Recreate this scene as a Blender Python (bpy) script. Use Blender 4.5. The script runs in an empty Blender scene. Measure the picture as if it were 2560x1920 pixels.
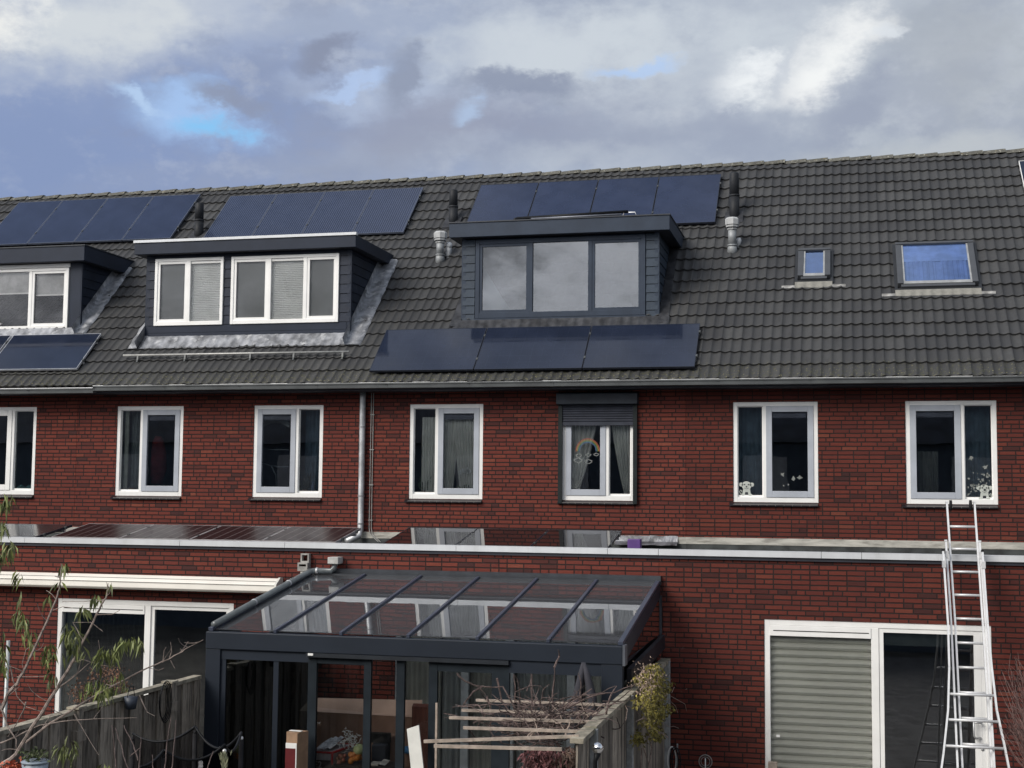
import bpy, math, random
from mathutils import Vector, Matrix, noise
PI=math.pi; R=math.radians
scene=bpy.context.scene; COL=scene.collection
# ---------------------------------------------------------------- camera
FPX,YAW,PITCH,ROLL=3408.28,-.2401,.0797,.0091
CAM=Vector((0,-20.2824,3.85)); W,H=2560.,1920.
_cy,_sy,_cp,_sp=math.cos(YAW),math.sin(YAW),math.cos(PITCH),math.sin(PITCH)
F_=Vector((_sy*_cp,_cy*_cp,_sp)); R_=Vector((_cy,-_sy,0)); U_=R_.cross(F_)
_cr,_sr=math.cos(ROLL),math.sin(ROLL); R_,U_=_cr*R_+_sr*U_,-_sr*R_+_cr*U_
cd=bpy.data.cameras.new('camera'); cam=bpy.data.objects.new('camera',cd); COL.objects.link(cam)
cd.sensor_width=36; cd.lens=36*FPX/W; cd.clip_start=.1; cd.clip_end=3000
cam.matrix_world=Matrix(((R_.x,U_.x,-F_.x,CAM.x),(R_.y,U_.y,-F_.y,CAM.y),(R_.z,U_.z,-F_.z,CAM.z),(0,0,0,1)))
scene.camera=cam
def ray(px,py): return F_+R_*((px-W/2)/FPX)+U_*((H/2-py)/FPX)
def at(px,py,Y): d=ray(px,py); return CAM+d*((Y-CAM.y)/d.y)
def atx(px,py,X): d=ray(px,py); return CAM+d*((X-CAM.x)/d.x)
# measuring frames of the survey of the photograph: name -> offset and scale
ZF={'1a':(0,400,.3616),'1b':(600,400,.3616),'1c':(1100,400,.3617),'1d':(1800,340,.3737),
    '2a':(0,940,.3013),'2b':(600,940,.3013),'2c':(1200,940,.3014),'2d':(1800,940,.3436),
    '3a':(0,1380,.3255),'3b':(500,1380,.3255),'3c':(1060,1380,.3254),'3d':(1800,1380,.3436)}
def px(k,x,y): o=ZF[k]; return (o[0]+x*o[2],o[1]+y*o[2])
def P(k,x,y,Y): return at(*px(k,x,y),Y)
# ---------------------------------------------------------------- world
SUN=Vector((-.50,-.66,.62)).normalized()
world=bpy.data.worlds.new("World"); scene.world=world; world.use_nodes=True
class NT:
    def __init__(s,nt): s.nt=nt; s.n=nt.nodes; s.l=nt.links
    def new(s,t,**k):
        o=s.n.new(t)
        for a,b in k.items(): setattr(o,a,b)
        return o
    def set(s,sock,v):
        if hasattr(v,'links') or isinstance(v,bpy.types.NodeSocket): s.l.new(v,sock)
        else: sock.default_value=v
    def m(s,op,a,b=0.,c=None,clamp=False):
        o=s.new('ShaderNodeMath',operation=op,use_clamp=clamp); s.set(o.inputs[0],a); s.set(o.inputs[1],b)
        if c is not None: s.set(o.inputs[2],c)
        return o.outputs[0]
    def v(s,op,a,b=(0,0,0)):
        o=s.new('ShaderNodeVectorMath',operation=op); s.set(o.inputs[0],a)
        if op=='SCALE': s.set(o.inputs[3],b)
        else: s.set(o.inputs[1],b)
        return o.outputs[1] if op in('LENGTH','DOT_PRODUCT') else o.outputs[0]
    def mix(s,f,a,b,blend='MIX'):
        o=s.new('ShaderNodeMix',data_type='RGBA',blend_type=blend,clamp_factor=True)
        s.set(o.inputs[0],f); s.set(o.inputs[6],a if not isinstance(a,tuple) else (*a[:3],1)); s.set(o.inputs[7],b if not isinstance(b,tuple) else (*b[:3],1))
        return o.outputs[2]
    def noise(s,vec,scale,detail=4,rough=.55,dist=0.):
        o=s.new('ShaderNodeTexNoise'); 
        if vec is not None: s.l.new(vec,o.inputs['Vector'])
        o.inputs['Scale'].default_value=scale; o.inputs['Detail'].default_value=detail; o.inputs['Roughness'].default_value=rough; o.inputs['Distortion'].default_value=dist
        return o
    def ramp(s,f,a,b,lo=0.,hi=1.,smooth=True):
        o=s.new('ShaderNodeMapRange',interpolation_type='SMOOTHSTEP' if smooth else 'LINEAR'); s.set(o.inputs[0],f)
        for i,x in enumerate((a,b,lo,hi)): o.inputs[i+1].default_value=x
        return o.outputs[0]
    def sep(s,v): o=s.new('ShaderNodeSeparateXYZ'); s.l.new(v,o.inputs[0]); return o.outputs
    def comb(s,x,y,z): o=s.new('ShaderNodeCombineXYZ'); s.set(o.inputs[0],x); s.set(o.inputs[1],y); s.set(o.inputs[2],z); return o.outputs[0]
w=NT(world.node_tree); w.n.clear()
tc=w.new('ShaderNodeTexCoord'); D=tc.outputs['Generated']
dx,dy,dz=w.sep(D)
sky=w.new('ShaderNodeTexSky',sky_type='NISHITA',sun_disc=False,sun_elevation=math.asin(SUN.z),sun_rotation=math.atan2(SUN.x,SUN.y))
sky.air_density=1.; sky.dust_density=.6
bgs=w.new('ShaderNodeBackground'); w.l.new(sky.outputs[0],bgs.inputs[0]); bgs.inputs[1].default_value=.1
# cloud layer: colours vary over the direction of the sky; placed features are given by their compass bearing and height
yy=w.m('MAXIMUM',w.m('ABSOLUTE',dy),.05)
u=w.m('DIVIDE',dx,yy); vv=w.m('DIVIDE',dz,yy)
uv=w.comb(u,vv,0)
n1=w.noise(w.v('MULTIPLY',D,(1,1,2.2)),2.6,6,.6); n2=w.noise(w.v('MULTIPLY',D,(1,1,1.7)),9,7,.62); n3=w.noise(w.v('MULTIPLY',D,(1,1,1.5)),24,5,.6)
wr=w.v('SUBTRACT',n2.outputs['Color'],(.5,.5,.5)); wr3=w.v('SUBTRACT',n3.outputs['Color'],(.5,.5,.5))
uvw=w.v('ADD',w.v('ADD',uv,w.v('SCALE',wr,.075)),w.v('SCALE',wr3,.035))
def s2l(h): 
    c=[int(h[i:i+2],16)/255 for i in (0,2,4)]
    return tuple(x/12.92 if x<.04 else ((x+.055)/1.055)**2.4 for x in c)
base=w.mix(w.ramp(u,-.52,-.05),s2l('8a9cc2'),s2l('a0abbe'))
base=w.mix(w.ramp(u,-.1,.15),base,s2l('a2abb7'))
base=w.mix(w.m('MULTIPLY',w.ramp(vv,.30,.44),.45),base,s2l('bec6d2'))
base=w.mix(w.ramp(n1.outputs[0],.42,.62,0,.5),base,s2l('ced5dd'))
base=w.mix(w.ramp(n2.outputs[0],.48,.62,0,.42),base,s2l('8e98b0'))
base=w.mix(w.ramp(n3.outputs[0],.5,.68,0,.26),base,s2l('ccd2da'))
rj=w.m('ADD',w.m('MULTIPLY',w.m('SUBTRACT',n3.outputs[0],.5),1.1),w.m('MULTIPLY',w.m('SUBTRACT',n2.outputs[0],.5),1.3))
mask_hole=None
def blob(X,Y,sx,sy,rot,col,amp,soft=.55,base_=None):
    d=ray(X*1.1573,Y*1.1573); c=(d.x/d.y,d.z/d.y,0); k=1.1573/FPX
    q=w.v('SUBTRACT',uvw,c); qx,qy,_=w.sep(q); a=R(rot)
    rx=w.m('ADD',w.m('MULTIPLY',qx,math.cos(a)/(sx*k)),w.m('MULTIPLY',qy,math.sin(a)/(sx*k)))
    ry=w.m('ADD',w.m('MULTIPLY',qx,-math.sin(a)/(sy*k)),w.m('MULTIPLY',qy,math.cos(a)/(sy*k)))
    r=w.m('SQRT',w.m('ADD',w.m('MULTIPLY',rx,rx),w.m('MULTIPLY',ry,ry)))
    r=w.m('ADD',r,rj)
    f=w.ramp(r,1.08,soft if soft<1 else .5,0,amp)
    f=w.m('MULTIPLY',f,w.m('GREATER_THAN',dy,0))
    return w.mix(f,base_,col)
B=base
for X,Y,sx,sy,rot,col,amp,soft in [
  (190,60,420,130,0,s2l('d3d9de'),.95,.1),(10,40,150,110,0,s2l('f2f3f0'),.95,.1),
  (700,60,240,70,0,s2l('a3afc6'),.7,.1),(1250,110,480,140,0,s2l('ced6de'),.9,.1),(860,200,400,60,-8,s2l('b9c6dc'),.6,.2),
  (60,330,330,170,0,s2l('8799bf'),.75,.1),(1000,260,520,95,0,s2l('989fb4'),.85,.15),
  (410,235,215,105,-20,s2l('a6c5ef'),.95,.2),(450,272,125,42,-12,s2l('8ac6f4'),1.,.15),(300,195,120,26,-28,s2l('b9d3f2'),.8,.2),
  (760,170,130,26,20,s2l('b5cdf2'),.7,.2),(1010,240,60,45,0,s2l('b7d0f0'),.6,.1),(1360,155,120,26,0,s2l('b3cdf2'),.8,.2),
  (500,215,150,34,-16,s2l('8f99b1'),.9,.3),(705,118,95,48,24,s2l('8b94ab'),.95,.3),(850,165,60,75,0,s2l('919bb1'),.9,.3),
  (1120,185,230,40,-4,s2l('8f99af'),.9,.3),(1500,300,300,110,0,s2l('9ea8bc'),.7,.1),
  (1770,130,165,88,36,s2l('f6f8f8'),.95,.1),(1610,172,95,55,15,s2l('eff3f6'),.95,.1),(1890,85,40,26,0,s2l('e8eef4'),.9,.2),(1685,150,22,60,8,s2l('b9c2d0'),.45,.2),
  (1860,235,170,60,38,s2l('9ca5b8'),.9,.3),(1000,330,1100,70,2,s2l('9ca5b9'),.55,.1),(2110,130,230,200,0,s2l('a9b0ba'),.75,.1),(2090,320,420,70,5,s2l('bfc5cb'),.8,.1),(1250,350,300,60,0,s2l('bdc5d0'),.5,.1)]:
    B=blob(X,Y,sx,sy,rot,col,amp,soft,B)
# thin bright cloud round the veiled sun, behind the viewer
sd=w.v('DOT_PRODUCT',D,tuple(SUN))
glow=w.m('MULTIPLY',w.m('POWER',w.m('MAXIMUM',sd,0.),2.5),3.0)
high=w.ramp(dz,.35,.8)
bv=w.m('ADD',w.m('GREATER_THAN',dy,0),w.m('MULTIPLY',w.m('LESS_THAN',dy,0),w.ramp(n2.outputs[0],.36,.64,.45,1.45)))
cs=w.m('MULTIPLY',w.m('ADD',1.,glow),bv)
B=w.mix(w.m('MULTIPLY',w.m('POWER',w.m('MAXIMUM',sd,0.),1.5),.85),B,(.52,.49,.45))
bgc=w.new('ShaderNodeBackground'); w.l.new(B,bgc.inputs[0]); w.l.new(cs,bgc.inputs[1])
cover=w.m('SUBTRACT',1.,w.m('MULTIPLY',w.ramp(n1.outputs[0],.42,.62,1,.2),w.m('MULTIPLY',high,.85)))
mx=w.new('ShaderNodeMixShader'); w.l.new(cover,mx.inputs[0]); w.l.new(bgs.outputs[0],mx.inputs[1]); w.l.new(bgc.outputs[0],mx.inputs[2])
wo=w.new('ShaderNodeOutputWorld'); w.l.new(mx.outputs[0],wo.inputs[0])
sl=bpy.data.lights.new('sun','SUN'); so=bpy.data.objects.new('sun',sl); COL.objects.link(so)
sl.energy=2.9; sl.angle=R(30); sl.color=(1,.945,.87); so.rotation_euler=(-SUN).to_track_quat('-Z','Y').to_euler(); so.location=(0,0,30)
scene.render.engine='CYCLES'; scene.view_settings.view_transform='Standard'; scene.view_settings.look='None'; scene.view_settings.exposure=0; scene.view_settings.gamma=1
scene.cycles.max_bounces=8; scene.cycles.transparent_max_bounces=16

# ---------------------------------------------------------------- materials
MC={}
def newmat(name):
    m=bpy.data.materials.new(name); m.use_nodes=True; t=NT(m.node_tree); b=t.n['Principled BSDF']; return m,t,b
def mat(name,col,rough=.6,metal=0.,var=.12,vs=6.,bump=0.,bs=60.,island=0.,spec=.5,dirt=None,stretch=(1,1,1),ds=3.):
    if name in MC: return MC[name]
    m,t,b=newmat(name); tcx=t.new('ShaderNodeTexCoord').outputs['Object']; co=t.v('MULTIPLY',tcx,stretch)
    n=t.noise(co,vs,5,.6); c=col
    lo=tuple(x*(1-var*1.6) for x in col); hi=tuple(min(1,x*(1+var*1.2)) for x in col)
    out=t.mix(t.ramp(n.outputs[0],.3,.7),lo,hi)
    if island:
        g=t.new('ShaderNodeNewGeometry').outputs['Random Per Island']
        k=t.ramp(g,0,1,1-island,1+island,False); o=t.v('SCALE',out,k); out=o
    if dirt:
        dn=t.noise(co,ds,6,.65); out=t.mix(t.ramp(dn.outputs[0],dirt[2],dirt[2]+.12,0,dirt[1]),out,dirt[0])
    t.l.new(out,b.inputs['Base Color']); b.inputs['Roughness'].default_value=rough; b.inputs['Metallic'].default_value=metal
    b.inputs['Specular IOR Level'].default_value=spec
    if bump:
        bn=t.noise(co,bs,4,.6); bp=t.new('ShaderNodeBump'); bp.inputs['Strength'].default_value=1; bp.inputs['Distance'].default_value=bump
        t.l.new(bn.outputs[0],bp.inputs['Height']); t.l.new(bp.outputs[0],b.inputs['Normal'])
    MC[name]=m; return m
def brick_mat(name,seed,dark=1.):
    m,t,b=newmat(name); co=t.new('ShaderNodeTexCoord').outputs['Object']; x,y,z=t.sep(co)
    wob=t.noise(co,9,3,.5); z2=t.m('ADD',z,t.m('MULTIPLY',t.m('SUBTRACT',wob.outputs[0],.5),.008))
    rz=t.m('DIVIDE',z2,.0625); row=t.m('FLOOR',rz); fz=t.m('FRACT',rz)
    wn=t.new('ShaderNodeTexWhiteNoise',noise_dimensions='2D'); t.l.new(t.comb(row,seed,0),wn.inputs['Vector'])
    off=t.m('ADD',t.m('MULTIPLY',t.m('MODULO',row,2.),.5),t.m('MULTIPLY',t.m('FLOOR',t.m('MULTIPLY',wn.outputs['Value'],4.)),.25))
    wob2=t.noise(t.v('ADD',co,(7,3,1)),11,2,.5)
    ux=t.m('ADD',t.m('DIVIDE',t.m('ADD',x,t.m('MULTIPLY',t.m('SUBTRACT',wob2.outputs[0],.5),.012)),.221),off); col=t.m('FLOOR',ux); fx=t.m('FRACT',ux)
    wn2=t.new('ShaderNodeTexWhiteNoise',noise_dimensions='3D'); t.l.new(t.comb(row,col,seed),wn2.inputs['Vector'])
    head=t.m('LESS_THAN',wn2.outputs['Value'],.2)
    half=t.m('MULTIPLY',t.m('GREATER_THAN',fx,.5),head)
    f2=t.m('FRACT',t.m('MULTIPLY',fx,2.)); fxx=t.m('ADD',t.m('MULTIPLY',fx,t.m('SUBTRACT',1.,head)),t.m('MULTIPLY',f2,head))
    wid=t.m('ADD',.221,t.m('MULTIPLY',head,-.1105))
    ex=t.m('MULTIPLY',t.m('MINIMUM',fxx,t.m('SUBTRACT',1.,fxx)),wid); ez=t.m('MULTIPLY',t.m('MINIMUM',fz,t.m('SUBTRACT',1.,fz)),.0625)
    e=t.m('MINIMUM',ex,t.m('SUBTRACT',ez,.0008))
    brick=t.ramp(e,.0050,.0092)
    wn3=t.new('ShaderNodeTexWhiteNoise',noise_dimensions='3D'); t.l.new(t.comb(row,t.m('ADD',col,t.m('MULTIPLY',half,.5)),seed+3.3),wn3.inputs['Vector'])
    v=wn3.outputs['Value']; cr=t.new('ShaderNodeValToRGB'); t.l.new(v,cr.inputs[0]); el=cr.color_ramp
    cols=[(0,(.060,.030,.029)),(.05,(.085,.031,.027)),(.12,(.132,.038,.031)),(.35,(.158,.042,.032)),(.75,(.178,.046,.034)),(.97,(.195,.053,.037)),(1,(.22,.068,.045))]
    el.elements[0].position=0; el.elements[0].color=(*[c*dark for c in cols[0][1]],1); el.elements[1].position=1; el.elements[1].color=(*[c*dark for c in cols[-1][1]],1)
    for p,c in cols[1:-1]: q=el.elements.new(p); q.color=(*[k*dark for k in c],1)
    fn=t.noise(t.v('MULTIPLY',co,(1,1,2.5)),28,5,.65); c1=t.mix(t.ramp(fn.outputs[0],.35,.7,0,.35),cr.outputs[0],(.072,.024,.022))
    big=t.noise(co,.7,4,.6); stk=t.noise(t.v('MULTIPLY',co,(1.6,1,.25)),2.2,5,.6); c1=t.mix(t.ramp(stk.outputs[0],.52,.75,0,.35),c1,(.085,.030,.028)); c1=t.mix(t.ramp(big.outputs[0],.4,.7,0,.25),c1,(.07,.024,.022))
    mn=t.noise(co,5,3); mcol=t.mix(mn.outputs[0],(.018,.013,.013),(.042,.030,.028))
    out=t.mix(brick,mcol,c1)
    ef=t.noise(t.v('MULTIPLY',co,(1,1,1)),3.2,6,.7); out=t.mix(t.ramp(ef.outputs[0],.68,.74,0,.13),out,(.4,.33,.3))
    t.l.new(out,b.inputs['Base Color']); b.inputs['Roughness'].default_value=.9; b.inputs['Specular IOR Level'].default_value=.12
    hh=t.m('ADD',t.m('MULTIPLY',brick,t.m('ADD',.8,t.m('MULTIPLY',v,.5))),t.m('MULTIPLY',fn.outputs[0],.5)); bp=t.new('ShaderNodeBump'); bp.inputs['Distance'].default_value=.008; bp.inputs['Strength'].default_value=.9
    t.l.new(hh,bp.inputs['Height']); t.l.new(bp.outputs[0],b.inputs['Normal']); return m
def glass(name,tint=(.82,.86,.86),ior=1.6,boost=0.,rough=0.,gcol=(.95,.97,1),dust=0.):
    if name in MC: return MC[name]
    m,t,b=newmat(name); t.n.remove(b); tr=t.new('ShaderNodeBsdfTransparent'); tr.inputs[0].default_value=(*tint,1)
    gl=t.new('ShaderNodeBsdfGlossy'); gl.inputs['Roughness'].default_value=rough; gl.inputs[0].default_value=(*gcol,1)
    fr=t.new('ShaderNodeFresnel'); fr.inputs[0].default_value=ior; f=t.m('ADD',t.m('MULTIPLY',fr.outputs[0],1.2),boost,clamp=True)
    wv=t.noise(t.new('ShaderNodeTexCoord').outputs['Object'],1.3,2); bp=t.new('ShaderNodeBump'); bp.inputs['Distance'].default_value=.0012; t.l.new(wv.outputs[0],bp.inputs['Height']); t.l.new(bp.outputs[0],gl.inputs['Normal'])
    mxs=t.new('ShaderNodeMixShader'); t.l.new(f,mxs.inputs[0]); t.l.new(tr.outputs[0],mxs.inputs[1]); t.l.new(gl.outputs[0],mxs.inputs[2]); 
    if dust:
        df=t.new('ShaderNodeBsdfDiffuse'); df.inputs[0].default_value=(.5,.5,.52,1); m2=t.new('ShaderNodeMixShader'); m2.inputs[0].default_value=dust; t.l.new(mxs.outputs[0],m2.inputs[1]); t.l.new(df.outputs[0],m2.inputs[2]); t.l.new(m2.outputs[0],t.n['Material Output'].inputs[0])
    else: t.l.new(mxs.outputs[0],t.n['Material Output'].inputs[0])
    MC[name]=m; return m
def tile_mat():
    m,t,b=newmat('tile'); co=t.new('ShaderNodeTexCoord').outputs['Object']; x,y,z=t.sep(co)
    g=t.new('ShaderNodeNewGeometry').outputs['Random Per Island']
    c=t.mix(t.m('POWER',g,1.6),(.033,.034,.037),(.060,.061,.062)); n=t.noise(co,14,6,.7)
    c=t.mix(t.ramp(n.outputs[0],.3,.75,0,.6),c,(.036,.036,.034))
    big=t.noise(co,.8,4,.6); c=t.mix(t.ramp(big.outputs[0],.42,.7,0,.4),c,(.054,.055,.056))
    st=t.noise(t.v('MULTIPLY',co,(3,.5,.5)),3.,5,.6); c=t.mix(t.ramp(st.outputs[0],.52,.72,0,.5),c,(.024,.024,.025))
    # moss and lichen towards the eaves
    low=t.ramp(y,-.12,-.42); ms=t.noise(co,22,6,.75); mk=t.m('MULTIPLY',t.ramp(ms.outputs[0],.50,.62),low)
    c=t.mix(t.m('MULTIPLY',mk,.75),c,(.060,.060,.028))
    ls=t.noise(co,55,3,.6); c=t.mix(t.ramp(ls.outputs[0],.72,.76,0,.7),c,(.24,.23,.19))
    ls2=t.noise(t.v('ADD',co,(5,5,5)),38,3,.6); c=t.mix(t.m('MULTIPLY',t.ramp(ls2.outputs[0],.62,.68),t.m('MULTIPLY',low,.7)),c,(.33,.30,.14))
    t.l.new(c,b.inputs['Base Color']); b.inputs['Roughness'].default_value=.62; b.inputs['Specular IOR Level'].default_value=.4
    bn=t.noise(co,120,3); bp=t.new('ShaderNodeBump'); bp.inputs['Distance'].default_value=.002; t.l.new(bn.outputs[0],bp.inputs['Height']); t.l.new(bp.outputs[0],b.inputs['Normal'])
    return m
def ridge_mat():
    m,t,b=newmat('ridge'); co=t.new('ShaderNodeTexCoord').outputs['Object']
    g=t.new('ShaderNodeNewGeometry').outputs['Random Per Island']; c=t.mix(g,(.085,.085,.072),(.12,.118,.10))
    n=t.noise(co,18,5,.7); c=t.mix(t.ramp(n.outputs[0],.5,.58,0,.75),c,(.05,.048,.04))
    n=t.noise(t.v('ADD',co,(3,1,2)),16,5,.7); c=t.mix(t.ramp(n.outputs[0],.60,.66,0,.7),c,(.20,.15,.06))
    n=t.noise(t.v('ADD',co,(9,1,2)),20,5,.7); c=t.mix(t.ramp(n.outputs[0],.58,.63,0,.85),c,(.36,.35,.29))
    t.l.new(c,b.inputs['Base Color']); b.inputs['Roughness'].default_value=.85; return m
def panel_mat(name,base,kind,rough=.12,line=(.03,.04,.06)):
    m,t,b=newmat(name); co=t.new('ShaderNodeTexCoord').outputs['Object']; x,y,z=t.sep(co)
    def lines(v,p,wd): f=t.m('FRACT',t.m('DIVIDE',v,p)); return t.m('LESS_THAN',f,wd)
    if kind=='pin': k=t.m('MULTIPLY',lines(x,.0405,.42),.75)
    elif kind=='grid': k=t.m('MULTIPLY',t.m('MAXIMUM',lines(x,.166,.02),lines(y,.166,.02)),.35)
    elif kind=='flat': k=t.m('MAXIMUM',t.m('MULTIPLY',lines(x,.163,.075),1.),t.m('MULTIPLY',lines(y,.163,.03),.4))
    else: k=t.m('MULTIPLY',lines(y,.166,.02),.2)
    g=t.noise(co,1.1,4,.6); bc=t.mix(t.ramp(g.outputs[0],.35,.7),tuple(c*.85 for c in base),tuple(c*1.15 for c in base))
    t.l.new(t.mix(k,bc,line),b.inputs['Base Color'])
    dn=t.noise(co,2.3,5,.7); t.l.new(t.ramp(dn.outputs[0],.3,.8,rough,rough+.10),b.inputs['Roughness']); b.inputs['IOR'].default_value=1.5
    b.inputs['Specular IOR Level'].default_value=.62
    return m
def lead_mat():
    return mat('lead',(.27,.28,.30),.5,.25,.35,4,.006,14,dirt=((.52,.53,.54),.75,.54),ds=7)
M={}
M['white']=mat('white_paint',(.84,.84,.82),.4,0,.03,3,dirt=((.5,.49,.45),.25,.62))
M['cream']=mat('cream_enamel',(.80,.77,.70),.38,0,.03,2,dirt=((.55,.52,.45),.25,.62))
M['sash']=mat('grey_sash',(.40,.43,.48),.4,0,.05,3)
M['anth']=mat('anthracite',(.017,.024,.041),.5,0,.08,3)
M['anth2']=mat('anthracite_cladding',(.016,.022,.037),.5,0,.15,3,.002,30,dirt=((.07,.075,.08),.5,.6),island=.12)
M['slate']=mat('slate_blue_trim',(.033,.046,.070),.5,0,.08,3)
M['slate2']=mat('slate_blue_cladding',(.033,.048,.070),.5,0,.1,4,.002,30,island=.08)
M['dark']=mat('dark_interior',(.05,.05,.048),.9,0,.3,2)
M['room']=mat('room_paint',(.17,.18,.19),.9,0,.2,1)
M['black']=mat('black_plastic',(.012,.013,.015),.4,0,.2,8)
M['rub']=mat('black_rubber',(.02,.02,.022),.75,0,.2,8)
M['gut']=mat('gutter_zinc',(.085,.092,.095),.45,.2,.15,2,dirt=((.10,.11,.10),.6,.55))
M['zinc']=mat('zinc_pipe',(.50,.51,.52),.42,.55,.18,5,.001,20,dirt=((.75,.75,.74),.5,.55))
M['alu']=mat('aluminium',(.80,.81,.82),.32,.35,.06,8)
M['coping']=mat('coping_aluminium',(.62,.64,.66),.42,.1,.04,5,dirt=((.45,.46,.45),.35,.6),stretch=(1,1,.2))
M['soff']=mat('soffit_board',(.022,.024,.034),.6,0,.15,3)
M['bitumen']=mat('roof_felt',(.045,.05,.05),.85,0,.3,4,.004,50)
M['concrete']=mat('flashing_strip',(.42,.41,.37),.8,0,.2,7,.003,40,dirt=((.16,.15,.13),.7,.52),stretch=(.4,1,2))
M['lead']=lead_mat()
M['wood']=mat('weathered_wood',(.30,.262,.215),.85,0,.45,3,.006,18,island=.6,stretch=(7,7,.8),dirt=((.055,.05,.045),.75,.5))
M['cap']=mat('weathered_rail',(.30,.27,.21),.85,0,.3,8,.004,40,dirt=((.12,.12,.08),.8,.5),island=.15)
M['post']=mat('concrete_post',(.30,.31,.31),.85,0,.15,12,.003,60,dirt=((.14,.15,.13),.6,.58))
M['slat']=mat('new_timber_slat',(.36,.30,.25),.75,0,.18,14,.001,60,island=.2,dirt=((.22,.2,.16),.5,.58))
M['bark']=mat('bark',(.16,.125,.105),.85,0,.3,30,.002,90)
M['bark2']=mat('dark_bark',(.105,.075,.068),.85,0,.35,30,.002,90,island=.5)
M['carton']=mat('cardboard',(.28,.165,.12),.85,0,.12,3)
M['flue']=mat('grey_flue',(.26,.275,.285),.5,.1,.1,8,dirt=((.2,.21,.2),.6,.55))
M['screen']=mat('insect_mesh',(.20,.215,.215),.85,0,.06,2)
M['pleat']=mat('pleated_blind',(.72,.74,.72),.8,0,.05,3)
M['curt']=mat('curtain_linen',(.80,.79,.73),.9,0,.1,3)
M['curtw']=mat('curtain_grey',(.66,.68,.68),.9,0,.1,3)
M['curtd']=mat('curtain_dark',(.16,.17,.155),.9,0,.2,3)
M['shut']=mat('blind_slat',(.68,.69,.64),.65,0,.05,1)
M['ladder']=mat('ladder_aluminium',(.64,.65,.66),.35,.2,.04,8)
M['tile']=tile_mat(); M['ridge']=ridge_mat()
M['p_plain']=panel_mat('cells_plain',(.022,.031,.064),'plain',.10); M['p_pin']=panel_mat('cells_pin',(.016,.023,.050),'pin',.16,(.062,.078,.125))
M['p_grid']=panel_mat('cells_grid',(.017,.023,.042),'grid',.035); M['p_flat']=panel_mat('cells_flat',(.018,.009,.010),'flat',.30,(.15,.125,.125)); M['p_flat'].node_tree.nodes['Principled BSDF'].inputs['Specular IOR Level'].default_value=.10
M['glass']=glass('window_glass',(.90,.92,.93),1.6,.02); M['glassc']=glass('coated_glass',(.55,.59,.62),1.6,.07); M['glassd']=glass('garden_glass',(.88,.885,.88),1.42,0)
M['glassn']=glass('dormer_glass',(.92,.92,.92),1.35,0)
M['glassr']=glass('roof_glass',(.90,.92,.92),1.45,.03,dust=.05)
M['glassb']=glass('skylight_glass',(.75,.84,.98),1.6,.20,gcol=(.6,.75,1))  # blue of the reflected sky tinted into the gloss

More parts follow.
